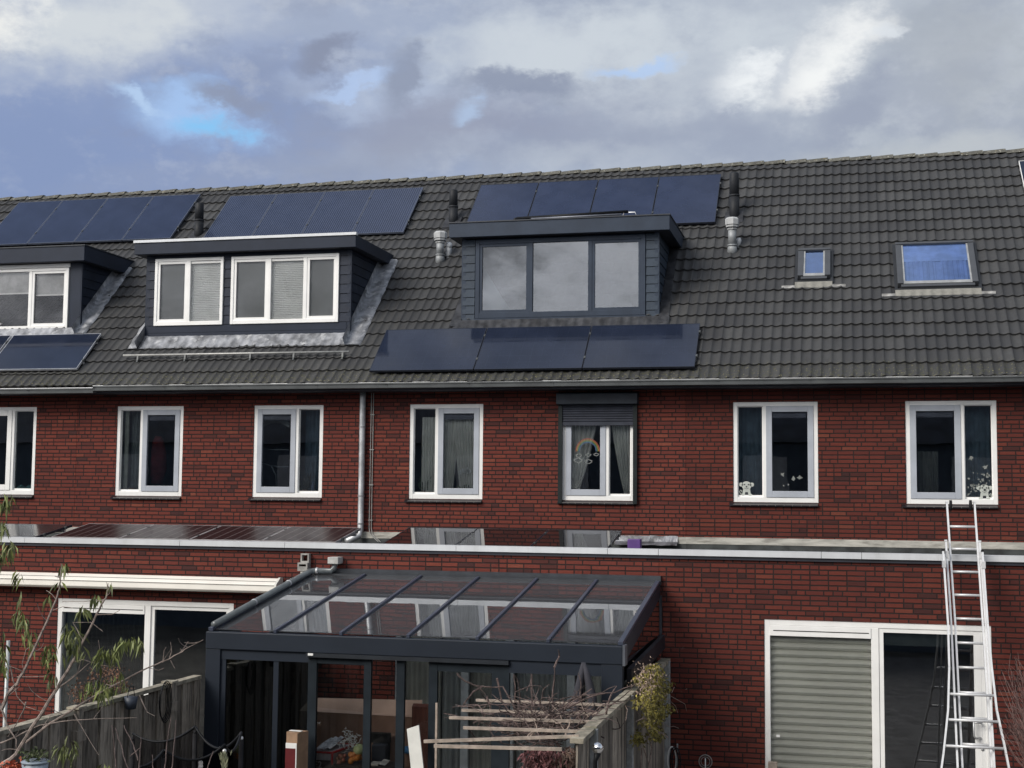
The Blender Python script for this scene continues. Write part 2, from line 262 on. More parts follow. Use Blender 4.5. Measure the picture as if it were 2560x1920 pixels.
# ---------------------------------------------------------------- mesh builder
def org(o):
    v=Vector((0,0,0))
    while o is not None: v+=o.location; o=o.parent
    return v
class MB:
    def __init__(s): s.v=[]; s.f=[]
    def add(s,vs,fs): n=len(s.v); s.v+=[tuple(p) for p in vs]; s.f+=[tuple(i+n for i in f) for f in fs]; return s
    def box(s,x0,x1,y0,y1,z0,z1):
        if x0>x1:x0,x1=x1,x0
        if y0>y1:y0,y1=y1,y0
        if z0>z1:z0,z1=z1,z0
        return s.add([(x0,y0,z0),(x1,y0,z0),(x1,y1,z0),(x0,y1,z0),(x0,y0,z1),(x1,y0,z1),(x1,y1,z1),(x0,y1,z1)],
              [(0,3,2,1),(4,5,6,7),(0,1,5,4),(1,2,6,5),(2,3,7,6),(3,0,4,7)])
    def hexa(s,p): # 8 points like box order
        return s.add(p,[(0,3,2,1),(4,5,6,7),(0,1,5,4),(1,2,6,5),(2,3,7,6),(3,0,4,7)])
    def quad(s,a,b,c,d): return s.add([a,b,c,d],[(0,1,2,3)])
    def bar(s,p,q,w_,h_,up=(0,0,1)):
        p=Vector(p);q=Vector(q);d=(q-p).normalized();up=Vector(up);a=d.cross(up)
        if a.length<1e-4: a=d.cross(Vector((0,1,0)))
        a.normalize(); b=a.cross(d).normalized(); a*=w_/2;b*=h_/2
        return s.hexa([p-a-b,p+a-b,q+a-b,q-a-b,p-a+b,p+a+b,q+a+b,q-a+b])
    def tube(s,pts,r,n=8,cap=True):
        pts=[Vector(p) for p in pts]; rs=r if isinstance(r,(list,tuple)) else [r]*len(pts); base=len(s.v); prev=None
        for i,p in enumerate(pts):
            d=(pts[min(i+1,len(pts)-1)]-pts[max(i-1,0)]).normalized()
            a=d.cross(Vector((.13,.21,1)) if prev is None else prev.cross(d)); 
            if prev is None: a=d.cross(Vector((.13,.21,1)))
            else: a=prev-d*prev.dot(d)
            if a.length<1e-5: a=d.cross(Vector((1,0,.3)))
            a.normalize(); prev=a; b=d.cross(a)
            for k in range(n): t=2*PI*k/n; s.v.append(tuple(p+(a*math.cos(t)+b*math.sin(t))*rs[i]))
        for i in range(len(pts)-1):
            for k in range(n): k2=(k+1)%n; s.f.append((base+i*n+k,base+i*n+k2,base+(i+1)*n+k2,base+(i+1)*n+k))
        if cap: s.f.append(tuple(base+k for k in range(n))[::-1]); s.f.append(tuple(base+(len(pts)-1)*n+k for k in range(n)))
        return s
    def disc(s,c,r,nrm=(0,-1,0),n=16,sx=1.,sz=1.,th=.002):
        c=Vector(c); vs=[]
        for k in range(n): t=2*PI*k/n; vs.append(c+Vector((math.cos(t)*r*sx,0,math.sin(t)*r*sz)))
        vs2=[v+Vector((0,-th,0)) for v in vs]; return s.add(vs+vs2,[tuple(range(n)),tuple(range(2*n-1,n-1,-1))]+[(k,k+n,(k+1)%n+n,(k+1)%n) for k in range(n)])
    def ball(s,c,r,n=10,m=7,sq=(1,1,1)):
        c=Vector(c);vs=[];fs=[]
        for j in range(m+1):
            ph=PI*j/m
            for i in range(n): th=2*PI*i/n; vs.append(c+Vector((math.sin(ph)*math.cos(th)*r*sq[0],math.sin(ph)*math.sin(th)*r*sq[1],math.cos(ph)*r*sq[2])))
        for j in range(m):
            for i in range(n): i2=(i+1)%n; fs.append((j*n+i,(j+1)*n+i,(j+1)*n+i2,j*n+i2))
        return s.add(vs,fs)
    def frame(s,x0,x1,z0,z1,y0,y1,t,tb=None,tt=None):
        tb=tb or t; tt=tt or t
        s.box(x0,x0+t,y0,y1,z0,z1);s.box(x1-t,x1,y0,y1,z0,z1);s.box(x0+t,x1-t,y0,y1,z0,z0+tb);s.box(x0+t,x1-t,y0,y1,z1-tt,z1);return s
    def prism(s,poly,x0,x1): # polygon of (y,z) swept along x
        n=len(poly); return s.add([(x0,y,z) for y,z in poly]+[(x1,y,z) for y,z in poly],[tuple(range(n)),tuple(range(2*n-1,n-1,-1))]+[(k,k+n,(k+1)%n+n,(k+1)%n) for k in range(n)])
    def build(s,name,m,parent=None,smooth=False,bevel=0.):
        me=bpy.data.meshes.new(name); o=org(parent) if parent is not None else Vector((0,0,0))
        if parent is None and s.v:
            xs=[v[0] for v in s.v];ys=[v[1] for v in s.v];zs=[v[2] for v in s.v]; o=Vector(((min(xs)+max(xs))/2,(min(ys)+max(ys))/2,min(zs)))
        me.from_pydata([(v[0]-o.x,v[1]-o.y,v[2]-o.z) for v in s.v],[],s.f); me.update()
        if smooth: me.polygons.foreach_set('use_smooth',[True]*len(me.polygons))
        me.materials.append(M[m] if isinstance(m,str) else m)
        ob=bpy.data.objects.new(name,me); COL.objects.link(ob)
        if parent is not None: ob.parent=parent
        else: ob.location=o
        if bevel: bv=ob.modifiers.new('bevel','BEVEL'); bv.width=bevel; bv.segments=2; bv.limit_method='ANGLE'
        return ob
def tag(o,label=None,cat=None,group=None,kind=None):
    if label: o['label']=label
    if cat: o['category']=cat
    if group: o['group']=group
    if kind: o['kind']=kind
    return o
def empty(name,loc,label,cat,group=None):
    o=bpy.data.objects.new(name,None); COL.objects.link(o); o.location=loc; o.empty_display_size=.1; return tag(o,label,cat,group)
def wallmesh(x0,x1,z0,z1,holes,yf,yb):
    xs=sorted({x0,x1,*[min(max(h[i],x0),x1) for h in holes for i in (0,1)]}); zs=sorted({z0,z1,*[h[i] for h in holes for i in (2,3)]}); b=MB()
    def solid(i,j):
        if i<0 or j<0 or i>=len(xs)-1 or j>=len(zs)-1: return False
        cx=(xs[i]+xs[i+1])/2;cz=(zs[j]+zs[j+1])/2
        return not any(h[0]<cx<h[1] and h[2]<cz<h[3] for h in holes)
    for i in range(len(xs)-1):
        for j in range(len(zs)-1):
            if not solid(i,j): continue
            a,c,d,e=xs[i],xs[i+1],zs[j],zs[j+1]
            b.quad((a,yf,d),(c,yf,d),(c,yf,e),(a,yf,e)); b.quad((c,yb,d),(a,yb,d),(a,yb,e),(c,yb,e))
            if not solid(i-1,j): b.quad((a,yb,d),(a,yf,d),(a,yf,e),(a,yb,e))
            if not solid(i+1,j): b.quad((c,yf,d),(c,yb,d),(c,yb,e),(c,yf,e))
            if not solid(i,j-1): b.quad((a,yb,d),(c,yb,d),(c,yf,d),(a,yf,d))
            if not solid(i,j+1): b.quad((a,yf,e),(c,yf,e),(c,yb,e),(a,yb,e))
    return b
def curtain(x0,x1,y,z0,z1,folds,amp,xb0=None,xb1=None,seed=0):
    rr=random.Random(seed); b=MB(); n=folds*8; xb0=x0 if xb0 is None else xb0; xb1=x1 if xb1 is None else xb1; vs=[];fs=[]; ph=[rr.uniform(-.5,.5) for _ in range(folds+1)]
    for j,(k) in enumerate([i/6 for i in range(7)]):
        for i in range(n+1):
            t=i/n; a=x0+(x1-x0)*t; c=xb0+(xb1-xb0)*t; kk=k**1.3
            vs.append((a+(c-a)*kk,y+amp*math.sin(2*PI*t*folds+ph[int(t*folds)]*.8)*(.8+.4*k),z1+(z0-z1)*k))
    for j in range(6):
        for i in range(n): fs.append((j*(n+1)+i,j*(n+1)+i+1,(j+1)*(n+1)+i+1,(j+1)*(n+1)+i))
    return b.add(vs,fs)

# ---------------------------------------------------------------- setting
g=MB().quad((-400,-400,0),(400,-400,0),(400,400,0),(-400,400,0)).build('ground',mat('soil_and_paving',(.13,.12,.10),.9,0,.3,1.2,.02,6)); tag(g,kind='structure')
p=MB().quad((-2.1,-20,.004),(2.7,-20,.004),(2.7,-3.02,.004),(-2.1,-3.02,.004)).build('patio_paving',mat('paving',(.22,.21,.20),.85,0,.2,3,.006,20)); tag(p,kind='structure')
# ---------------------------------------------------------------- roof geometry
AL=R(42.77); EY,EZ=-.45,5.519; CA,SA=math.cos(AL),math.sin(AL)
def RP(x,s,h=0.): return Vector((x,EY+s*CA-h*SA,EZ+s*SA+h*CA))
def roof_at(px_,py_,h=0.):
    n=Vector((0,-SA,CA)); d=ray(px_,py_); t=((RP(0,0,h)-CAM).dot(n))/d.dot(n); q=CAM+d*t; return q.x,(q-RP(0,0,h)).dot(Vector((0,CA,SA)))
RS=6.29; GA=.3184; TW=.291
PROF=[(0,.021),(.08,.012),(.18,.004),(.30,.0),(.42,.001),(.54,.006),(.66,.015),(.77,.024),(.87,.029),(.95,.027),(1,.022)]
PROF=[(u_,h_*.72) for u_,h_ in PROF]
def tiles(b,x0,x1):
    i0=math.ceil((x0+1.477)/TW-.5); i1=math.ceil((x1+1.477)/TW-.5)
    for i in range(i0,i1):
        tx=-1.477+i*TW
        for k in range(20):
            rr=random.Random(i*97+k*13); s0=k*GA-.02+rr.uniform(-.004,.004); s1=s0+GA+.05; j=rr.uniform(-.002,.003); l0=.034+j; l1=.0; sk=rr.uniform(-.0025,.0025)
            if s1>RS+.02: s1=RS+.02
            pts=[(tx+(u_+wv)*TW/2*.993,h_) for wv in (0,1) for u_,h_ in PROF[(0 if wv==0 else 1):]]; n=len(pts); vs=[]
            for x,h_ in pts: vs.append(RP(x,s0,h_+l0-.028)-Vector((0,0,0)))
            for x,h_ in pts: vs.append(RP(x,s0,h_+l0+sk))
            for x,h_ in pts: vs.append(RP(x,s0+.012,h_+l0+.003+sk))
            for x,h_ in pts: vs.append(RP(x,s1,h_+l1))
            fs=[(r_*n+q,r_*n+q+1,(r_+1)*n+q+1,(r_+1)*n+q) for r_ in range(3) for q in range(n-1)]
            fs+=[(0,n,2*n,3*n),(n-1,4*n-1,3*n-1,2*n-1)]
            b.add(vs,fs)
def ridge(b,x0,x1):
    P_=.372; i0=math.ceil((x0+17)/P_); i1=math.ceil((x1+17)/P_); RY=EY+RS*CA; RZ=EZ+RS*SA+.015
    for i in range(i0,i1):
        a=-17+i*P_; rr=random.Random(i); prof=[(-.125,-.078),(-.105,-.052),(-.062,-.012),(-.03,.002),(.03,.002),(.062,-.012),(.105,-.052),(.125,-.078)]; dz=rr.uniform(-.004,.004)
        vs=[]
        for x,l,sc in ((a,.0,.95),(a+P_-.03,.040,1.05),(a+P_+.012,.042,1.06)):
            for y,z in prof: vs.append((x,RY+y*sc,RZ+z*sc+l*.6+dz))
        for y,z in prof: vs.append((a+P_+.012,RY+y*.97,RZ+z*.97-.004))
        n=len(prof); b.add(vs,[(r_*n+q,r_*n+q+1,(r_+1)*n+q+1,(r_+1)*n+q) for r_ in range(3) for q in range(n-1)])
# ---------------------------------------------------------------- houses
ZB,ZT=3.7455,5.2157; CZ_=3.158
WIN={'a':[(-14.353,-13.166,'sf')],'b':[(-11.669,-10.473,'fs'),(-9.231,-8.044,'sf')],'c':[(-6.605,-5.419,'fs'),(-4.18,-3.068,'sf')],'d':[(-1.604,-.385,'fs'),(.839,2.078,'sf')],'e':[]}
HX={'a':(-17.45,-12.4),'b':(-12.4,-7.35),'c':(-7.35,-2.3),'d':(-2.3,2.75),'e':(2.75,7.8)}
LBL={'a':'red brick row house at the left edge under four dark roof panels','b':'red brick row house with a cream awning and white framed dormer','c':'red brick row house with the slate blue dormer and grey garden room','d':'red brick row house with two skylights and a ladder in front','e':'row house at the far right with only a bit of tiled roof in view'}
GD={'b':[(-10.776,-8.097,.05,2.32)],'c':[(-5.78,-2.75,.05,2.36)],'d':[(-.996,1.664,.05,2.325)],'a':[],'e':[]}
HOUSE={}
for hk,(x0,x1) in HX.items():
    root=empty('row_house',((x0+x1)/2,0,0),LBL[hk],'house','brick houses in the terrace'); HOUSE[hk]=root
    sd_={'a':1.7,'b':5.3,'c':8.1,'d':12.9,'e':15.2}[hk]; bm=brick_mat('brick_'+hk,sd_,{'a':1,'b':1.,'c':1.,'d':.80,'e':.8}[hk])
    g2=.0025
    wallmesh(x0+g2,x1-g2,2.9,5.44,[(a,b_,ZB,ZT) for a,b_,_ in WIN[hk]],0,.12).build('wall',bm,root)
    wallmesh(x0+g2,x1-g2,0,3.05,GD[hk],-3.0,-2.88).build('extension_wall',bm,root)
    cb=MB(); cb.box(x0,x1,-2.9,.0,2.96,3.03); cb.box(x0,x1,-2.9,-2.8,3.03,3.10); cb.build('flat_roof','bitumen',root)
    cb=MB(); rr=random.Random(int(sd_*10)); xs=[x0]
    while xs[-1]<x1-.9: xs.append(xs[-1]+rr.choice([.48,1.1,2.0,2.4]))
    xs.append(x1)
    if xs[-1]-xs[-2]<.1: xs.pop(-2)
    for a,b_ in zip(xs,xs[1:]): cb.box(a+.003,b_-.003,-3.055,-2.86,CZ_-.072,CZ_)
    cb.build('coping','coping',root)
    MB().box(x0,x1,-3.03,-2.87,CZ_-.115,CZ_-.074).build('coping_board',M['soff'],root)
    # interior shells
    ib=MB(); ib.quad((x0+.05,3.2,2.75),(x1-.05,3.2,2.75),(x1-.05,3.2,5.4),(x0+.05,3.2,5.4)); ib.quad((x0+.05,.12,2.76),(x1-.05,.12,2.76),(x1-.05,3.2,2.76),(x0+.05,3.2,2.76))
    ib.quad((x0+.05,.12,5.4),(x1-.05,.12,5.4),(x1-.05,3.2,5.4),(x0+.05,3.2,5.4)); ib.quad((x0+.05,.12,2.75),(x0+.05,3.2,2.75),(x0+.05,3.2,5.4),(x0+.05,.12,5.4)); ib.quad((x1-.05,.12,2.75),(x1-.05,3.2,2.75),(x1-.05,3.2,5.4),(x1-.05,.12,5.4))
    xm=(x0+x1)/2; ib.quad((xm,.12,2.75),(xm,3.2,2.75),(xm,3.2,5.4),(xm,.12,5.4))
    ib.quad((x0+.05,2.,.02),(x1-.05,2.,.02),(x1-.05,2.,2.74),(x0+.05,2.,2.74)); ib.quad((x0+.05,-2.87,2.74),(x1-.05,-2.87,2.74),(x1-.05,2.,2.74),(x0+.05,2.,2.74)); ib.quad((x0+.05,-2.87,.02),(x1-.05,-2.87,.02),(x1-.05,2.,.02),(x0+.05,2.,.02))
    ib.quad((x0+.05,-2.87,.02),(x0+.05,2,.02),(x0+.05,2,2.74),(x0+.05,-2.87,2.74)); ib.quad((x1-.05,-2.87,.02),(x1-.05,2,.02),(x1-.05,2,2.74),(x1-.05,-2.87,2.74))
    ib.build('interior','room',root)
    # roof
    tb=MB(); tiles(tb,x0,x1); rf=tb.build('roof','tile',root)
    ub=MB(); q=[RP(x0,-.02,-.03),RP(x1,-.02,-.03),RP(x1,RS,-.03),RP(x0,RS,-.03)]; ub.quad(*q); yr=EY+RS*CA; zr=EZ+RS*SA
    ub.quad((x0,yr,zr),(x1,yr,zr),(x1,2*yr+.45,EZ),(x0,2*yr+.45,EZ)); ub.quad((x0,2*yr,0),(x1,2*yr,0),(x1,2*yr,EZ+.4),(x0,2*yr,EZ+.4)); ub.build('roof_deck','soff',root)
    rb=MB(); ridge(rb,x0,x1); rb.build('ridge_tiles','ridge',root)
    # gutter + soffit
    dzg=-.035 if hk=='a' else 0.
    gb=MB(); xa=x0; xb=x1
    yl=EY-.02
    prof=[(yl-.012,-.002),(yl-.012,-.020),(yl,-.022),(yl+.004,-.078),(yl+.03,-.084),(yl+.10,-.084),(yl+.105,.01),(yl+.10,.01),(yl+.095,-.078),(yl+.03,-.078),(yl+.008,-.07),(yl+.006,-.002)]
    xg=-11.85 if hk=='a' else x0; xs0=-11.85 if hk=='b' else x0
    gb.prism([(y,EZ+z+dzg) for y,z in prof],xs0,xg if hk=='a' else x1)
    for q in range(4): xx=x0+.5+q*1.3; gb.prism([(y-.003,EZ+z+dzg-.002) for y,z in prof[1:6]],max(xx,xs0),max(xx,xs0)+.03)
    gb.build('gutter','gut',root)
    lb=MB(); lb.tube([(xs0,yl-.006,EZ+dzg+.002),(xg if hk=='a' else x1,yl-.006,EZ+dzg+.003)],.008,8); lb.build('gutter_lip','alu',root)
    sb=MB(); sb.box(x0,x1,-.37,.005,5.405,5.425); sb.box(x0,x1,-.375,-.352,5.41,5.5); sb.build('soffit','soff',root)
    fl=MB()
    if hk=='b': segs=[(x0,-11.3),(x0+4.05,x1)]
    elif hk=='c': segs=[(x0,-6.35),(-3.6,x1)]
    else: segs=[(x0,x1)]
    for a,b_ in segs: MB().box(a,b_,-.022,-.002,3.125,3.225).build('wall_flashing','concrete',root)
    MB().box(x0,x1,-.016,-.001,3.03,3.124).build('roof_upstand','bitumen',root)
    if hk in 'bd':
        for xj in ((WIN[hk][0][1]-.03,WIN[hk][1][0]+.0)): MB().box(xj-.003,xj+.003,-.0015,-.0005,3.23,ZB-.06).build('expansion_joint',mat('joint_black',(.006,.005,.005),.9),root)
def pane(x0,x1,z0,z1,y,parent,m='glass',name='pane'): return MB().box(x0,x1,y,y+.006,z0,z1).build(name,m,parent)
def up_window(root,x0,x1,kind,grey=True,cass=True):
    t=.062; wd=x1-x0; fb=MB(); fb.frame(x0,x1,ZB,ZT,.012,.085,t,.075,.062)
    mw=.048; 
    if kind=='fs': mx_=x0+wd*.372
    else: mx_=x1-wd*.372
    fb.box(mx_-mw/2,mx_+mw/2,.012,.085,ZB+.075,ZT-.062); wo_=fb.build('window','white',root,bevel=.004)
    a0,a1=(x0+t,mx_-mw/2) if kind=='fs' else (mx_+mw/2,x1-t); s0,s1=(mx_+mw/2,x1-t) if kind=='fs' else (x0+t,mx_-mw/2); zb,zt=ZB+.075,ZT-.062
    pane(a0,a1,zb,zt,.055,wo_); MB().frame(a0,a1,zb,zt,.045,.056,.012,.03,.012).build('bead','white',wo_)
    sh=MB(); sh.frame(s0,s1,zb,zt,0.,.05,.085,.092,.085).build('sash','sash' if grey else 'white',wo_,bevel=.004)
    pane(s0+.085,s1-.085,zb+.092,zt-.085,.03,wo_)
    if cass: MB().box(s0+.09,s1-.10,.045,.085,zt-.175,zt-.10).build('blind_cassette',mat('cassette',(.16,.165,.2),.5),wo_,bevel=.008)
    sb=MB(); sb.prism([(-.045,ZB-.055),(.10,ZB-.055),(.10,ZB-.004),(.0,ZB-.006),(-.045,ZB-.03)],x0-.055,x1-.005)
    sl_=sb.build('sill',mat('black_sill',(.018,.015,.018),.3,0,.2,9),wo_)
    jb=MB(); n=10; jb.box(x0,x1-.01,-.049,-.0455,ZB-.036,ZB-.030)
    for i in range(1,n): xx=x0+wd*i/n; jb.box(xx-.003,xx+.003,-.05,-.0458,ZB-.052,ZB-.028)
    jb.build('sill_joints',mat('sill_mortar',(.22,.21,.20),.8),wo_)
    return wo_,(a0,a1),(s0,s1),(zb,zt)
hb,hc,hd,ha=HOUSE['b'],HOUSE['c'],HOUSE['d'],HOUSE['a']
wA=up_window(ha,*WIN['a'][0],grey=False,cass=False); wB1=up_window(hb,*WIN['b'][0]); wB2=up_window(hb,*WIN['b'][1])
wC1=up_window(hc,*WIN['c'][0]); wC2=up_window(hc,*WIN['c'][1],cass=False,grey=True); wD1=up_window(hd,*WIN['d'][0]); wD2=up_window(hd,*WIN['d'][1])
# curtains
a=wC1[1]; curtain(a[0]+.10,a[1]+.02,.14,3.8,5.02,6,.022,seed=1).build('curtain','curt',wC1[0],True)
s=wC1[2]; curtain(s[0]+.03,s[0]+.30,.16,3.8,5.1,5,.022,xb1=s[0]+.2,seed=2).build('curtain','curt',wC1[0],True); curtain(s[0]+.2,s[1]-.06,.14,3.8,5.1,8,.022,xb0=s[0]+.33,seed=3).build('curtain','curt',wC1[0],True)
s=wC2[2]; curtain(s[0]+.0,s[1]-.15,.14,3.8,5.0,6,.025,xb0=s[0],xb1=s[0]+.16,seed=4).build('curtain','curt',wC2[0],True)
a=wC2[1]; curtain(a[0]+.0,a[1]+.02,.14,3.8,5.05,6,.025,xb0=a[0]+.22,seed=5).build('curtain','curt',wC2[0],True)
a=wB1[1]; MB().box(a[0]+.01,a[0]+.075,.14,.17,3.83,5.15).build('curtain',mat('curtain_cream',(.5,.52,.44),.9),wB1[0])
curtain(a[0]+.08,a[1],.24,3.83,5.15,5,.015,seed=6).build('net_curtain',mat('net_dark',(.17,.20,.195),.9),wB1[0],True)
for wn_,k in ((wB2,7),(wD1,8),(wD2,9)):
    a=wn_[1]; curtain(a[0],a[1],.3,3.83,5.15,5,.02,seed=k).build('net_curtain',mat('net_blue',(.12,.185,.23),.9),wn_[0],True)
s=wD2[2]; curtain(s[0]+.08,s[0]+.4,.35,3.83,4.5,5,.02,seed=11).build('curtain','curtd',wD2[0],True)
# roller shutter on house c window
x0,x1,_=WIN['c'][1]
rs=MB().box(x0-.065,x1+.065,-.14,.0,5.19,5.36).build('roller_shutter',mat('shutter_box',(.028,.034,.044),.4),hc,bevel=.012)
b=MB(); b.box(x0-.045,x0+.015,-.06,-.001,3.70,5.19); b.box(x1-.015,x1+.045,-.06,-.001,3.70,5.19); b.build('guide_rail',mat('rail',(.018,.023,.024),.45),rs)
b=MB(); zz=5.19
for i in range(7):
    z1_=zz-i*.037; b.prism([(-.028,z1_-.036),(-.038,z1_-.026),(-.040,z1_-.014),(-.034,z1_-.002),(-.02,z1_),(-.02,z1_-.037)],x0+.016,x1-.016)
b.box(x0+.016,x1-.016,-.045,-.02,zz-.315,zz-.26); b.build('shutter_slats',mat('slats',(.045,.050,.066),.4),rs)
# downpipe and cables
b=MB(); b.tube([(-7.36,-.075,5.41),(-7.36,-.07,5.3),(-7.36,-.07,5.1),(-7.36,-.07,3.25),(-7.37,-.10,3.16),(-7.5,-.3,3.08)],.048,12)
dp=b.build('downpipe','zinc',hc,True)
b=MB()
for z in (4.86,3.78,3.35): b.tube([(-7.36,-.07,z-.012),(-7.36,-.07,z+.012)],.053,12)
b.box(-7.39,-7.33,-.07,0,4.84,4.855); b.build('pipe_collar',mat('collar',(.3,.3,.31),.5,.4),dp)
b=MB()
for dx_ in (0,.035): b.tube([(-7.235+dx_,-.02,5.4),(-7.235+dx_,-.02,3.28),(-7.20+dx_,-.06,3.18),(-7.0+dx_,-.25,3.08)],.007,6)
for z in (5.05,4.5,3.95,3.4): b.box(-7.25,-7.18,-.03,0,z,z+.012)
b.build('cable_conduit',mat('conduit',(.26,.26,.25),.5),hc)
# ---------------------------------------------------------------- dormers
def yroof(z): return EY+(z-EZ)/math.tan(AL)
def dormer(root,name_m,clad,trim,x0,x1,yf,zb,zt,fx0,fx1,fz0,fz1,label=None,white_top=False,side_bd=.155,openings=()):
    t=M[trim]; ov=.18; ys=yf-ov; lab=label
    zroof=fz1
    d=MB(); # fascia: front and sides, top deck
    yb_t=yroof(fz1)+.05; yb_b=yroof(fz0)+.03
    d.prism([(ys,fz0),(ys+.03,fz0),(ys+.03,fz1),(ys,fz1)],fx0,fx1)
    for xa,xb in ((fx0,fx0+.03),(fx1-.03,fx1)):
        xa_,xb_=(xa,xb); d.add([(xa_,ys+.031,fz0),(xa_,ys+.031,fz1),(xa_,yb_t,fz1),(xa_,yb_b,fz0),(xb_,ys+.031,fz0),(xb_,ys+.031,fz1),(xb_,yb_t,fz1),(xb_,yb_b,fz0)],[(0,1,2,3),(7,6,5,4),(0,4,5,1),(1,5,6,2),(2,6,7,3),(3,7,4,0)])
    dm=d.build('dormer',t,root,bevel=.006)
    if lab: dm['label']=lab
    MB().box(fx0+.031,fx1-.031,ys+.031,yb_t-.02,fz1-.03,fz1-.012).build('dormer_roof','bitumen',dm)
    MB().box(fx0+.031,fx1-.031,ys+.031,yroof(fz0),fz0+.003,fz0+.02).build('soffit','soff',dm)
    c=MB(); th=.03
    if white_top:
        c.box(fx0-.012,fx1+.012,ys-.02,ys+.06,fz1+.001,fz1+.045); c.build('roof_edge_trim','coping',dm)
    else:
        c.box(fx0-.012,fx1+.012,ys-.015,ys+.05,fz1+.001,fz1+.018); 
        for xx in (fx0-.012,fx1-.03): c.box(xx,xx+.042,ys+.051,yb_t,fz1+.001,fz1+.018)
        c.build('roof_edge_trim',mat('edge_dark',(.03,.035,.045),.4),dm)
    # cheeks: overlapping boards
    for sgn,xx in ((-1,x0),(1,x1)):
        c=MB(); z=zb-.02; 
        while z<fz0:
            z2=min(z+side_bd,fz0); ya=yf+.04; yb0=yroof(z)+.04; yb1=yroof(z2)+.04
            xo0=xx+sgn*.014; xo1=xx+sgn*.002
            pts=[(xo0,ya,z),(xo0,max(yb0,ya),z),(xo1,max(yb1,ya),z2-.004),(xo1,ya,z2-.004)]; inn=[(xx-sgn*.02,p_[1],p_[2]) for p_ in pts]
            c.add(pts+inn,[(0,1,2,3),(7,6,5,4),(0,4,5,1),(3,2,6,7),(0,3,7,4)]); z=z2
        c.build('cheek_cladding',M[clad],dm)
        MB().box(xx-sgn*.05,xx+sgn*.02,yf-.005,yf+.04,zb,fz0).build('corner_post',t,dm)
    return dm
def front_boards(dm,rects,yf,clad,bd=.155,th=.02):
    for xa,xb,za,zb in rects:
        c=MB(); z=za
        while z<zb-.01:
            z2=min(z+bd,zb); c.add([(xa,yf-.012,z),(xb,yf-.012,z),(xb,yf,z2-.006),(xa,yf,z2-.006),(xa,yf+th,z),(xb,yf+th,z),(xb,yf+th,z2-.006),(xa,yf+th,z2-.006)],[(0,1,2,3),(7,6,5,4),(0,4,5,1),(1,5,6,2),(2,6,7,3),(3,7,4,0)]); z=z2
        c.build('front_cladding',M[clad],dm)
def dwin(dm,x0,x1,z0,z1,y,fm,panes,ft=.055,name='window_frame',gm='glass',back=True):
    f=MB(); f.frame(x0,x1,z0,z1,y-.02,y+.05,ft)
    f.build(name,fm,dm,bevel=.004)
    return
# dormer b
yf=.445
d2=dormer(hb,'','anth2','anth',-11.44,-7.80,yf,6.345,7.80,-11.6,-7.65,7.79,7.985,'anthracite dormer with white framed windows and white roof edge',True)
front_boards(d2,[(-11.44,-11.30,6.6,7.8),(-10.04,-9.90,6.6,7.8),(-7.985,-7.80,6.6,7.8)],yf,'anth2')
b=MB(); b.box(-11.39,-7.85,yf-.02,yf+.03,6.345,6.47); b.box(-11.39,-7.85,yf-.012,yf+.03,6.475,6.592); b.build('base_board','anth',d2)
b=MB(); b.box(-11.39,-7.85,yf+.005,yf+.03,7.735,7.79); b.build('head_board','anth',d2)
def dw(dm,x0,x1,z0,z1,y,mull,ft,fm,cells,gm='glassn'):
    f=MB(); f.frame(x0,x1,z0,z1,y-.025,y+.05,ft,ft*1.3)
    xs=[x0+ft]
    for m_ in mull: f.box(m_-.032,m_+.032,y-.02,y+.05,z0+ft*1.3,z1-ft); xs+= [m_-.032,m_+.032]
    xs.append(x1-ft); f.build('window_frame',fm,dm,bevel=.004)
    for i,c in enumerate(cells):
        a,b_=xs[2*i],xs[2*i+1]; za,zb=z0+ft*1.3,z1-ft
        if 's' in c: 
            MB().frame(a,b_,za,zb,y-.012,y+.03,.042).build('window_sash',fm,dm); a+=.042;b_-=.042;za+=.042;zb-=.042
        MB().box(a,b_,y+.012,y+.018,za,zb).build('window_pane',gm,dm)
        if 'g' in c: MB().box(a,b_,y+.035,y+.04,za,zb).build('insect_screen','screen',dm)
        if 'p' in c:
            q=MB(); n=34; vs=[]
            for k in range(n*2+1): zz_=zb-(zb-za)*k/(n*2); vs+= [(a,y+.045+(.012 if k%2 else 0),zz_),(b_,y+.045+(.012 if k%2 else 0),zz_)]
            q.add(vs,[(2*k,2*k+1,2*k+3,2*k+2) for k in range(n*2)]); q.build('pleated_blind','pleat',dm); MB().box(a,b_,y+.0,y+.011,zb-.045,zb-.004).build('blind_rail','white',dm)
        if 'r' in c:
            MB().box(a,b_,y+.05,y+.056,zb-.36,zb).build('roller_blind',mat('roller_cloth',(.46,.465,.46),.8),dm); MB().box(a,b_,y+.045,y+.06,zb-.385,zb-.36).build('blind_rail','white',dm)
dw(d2,-11.285,-10.035,6.595,7.73,yf-.01,[-10.665],.05,'white',['sg','p'])
dw(d2,-9.893,-7.99,6.595,7.725,yf-.01,[-9.212,-8.576],.05,'white',['sg','p','sg'])
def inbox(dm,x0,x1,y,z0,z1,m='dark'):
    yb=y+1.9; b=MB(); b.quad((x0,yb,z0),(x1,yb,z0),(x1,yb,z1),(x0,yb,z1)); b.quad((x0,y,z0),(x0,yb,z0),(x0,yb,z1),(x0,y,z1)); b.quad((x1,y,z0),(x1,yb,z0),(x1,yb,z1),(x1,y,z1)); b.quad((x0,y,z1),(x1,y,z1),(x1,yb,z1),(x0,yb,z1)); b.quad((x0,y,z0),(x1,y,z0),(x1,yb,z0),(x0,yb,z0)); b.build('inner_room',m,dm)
inbox(d2,-11.38,-7.86,yf+.06,6.36,7.77)
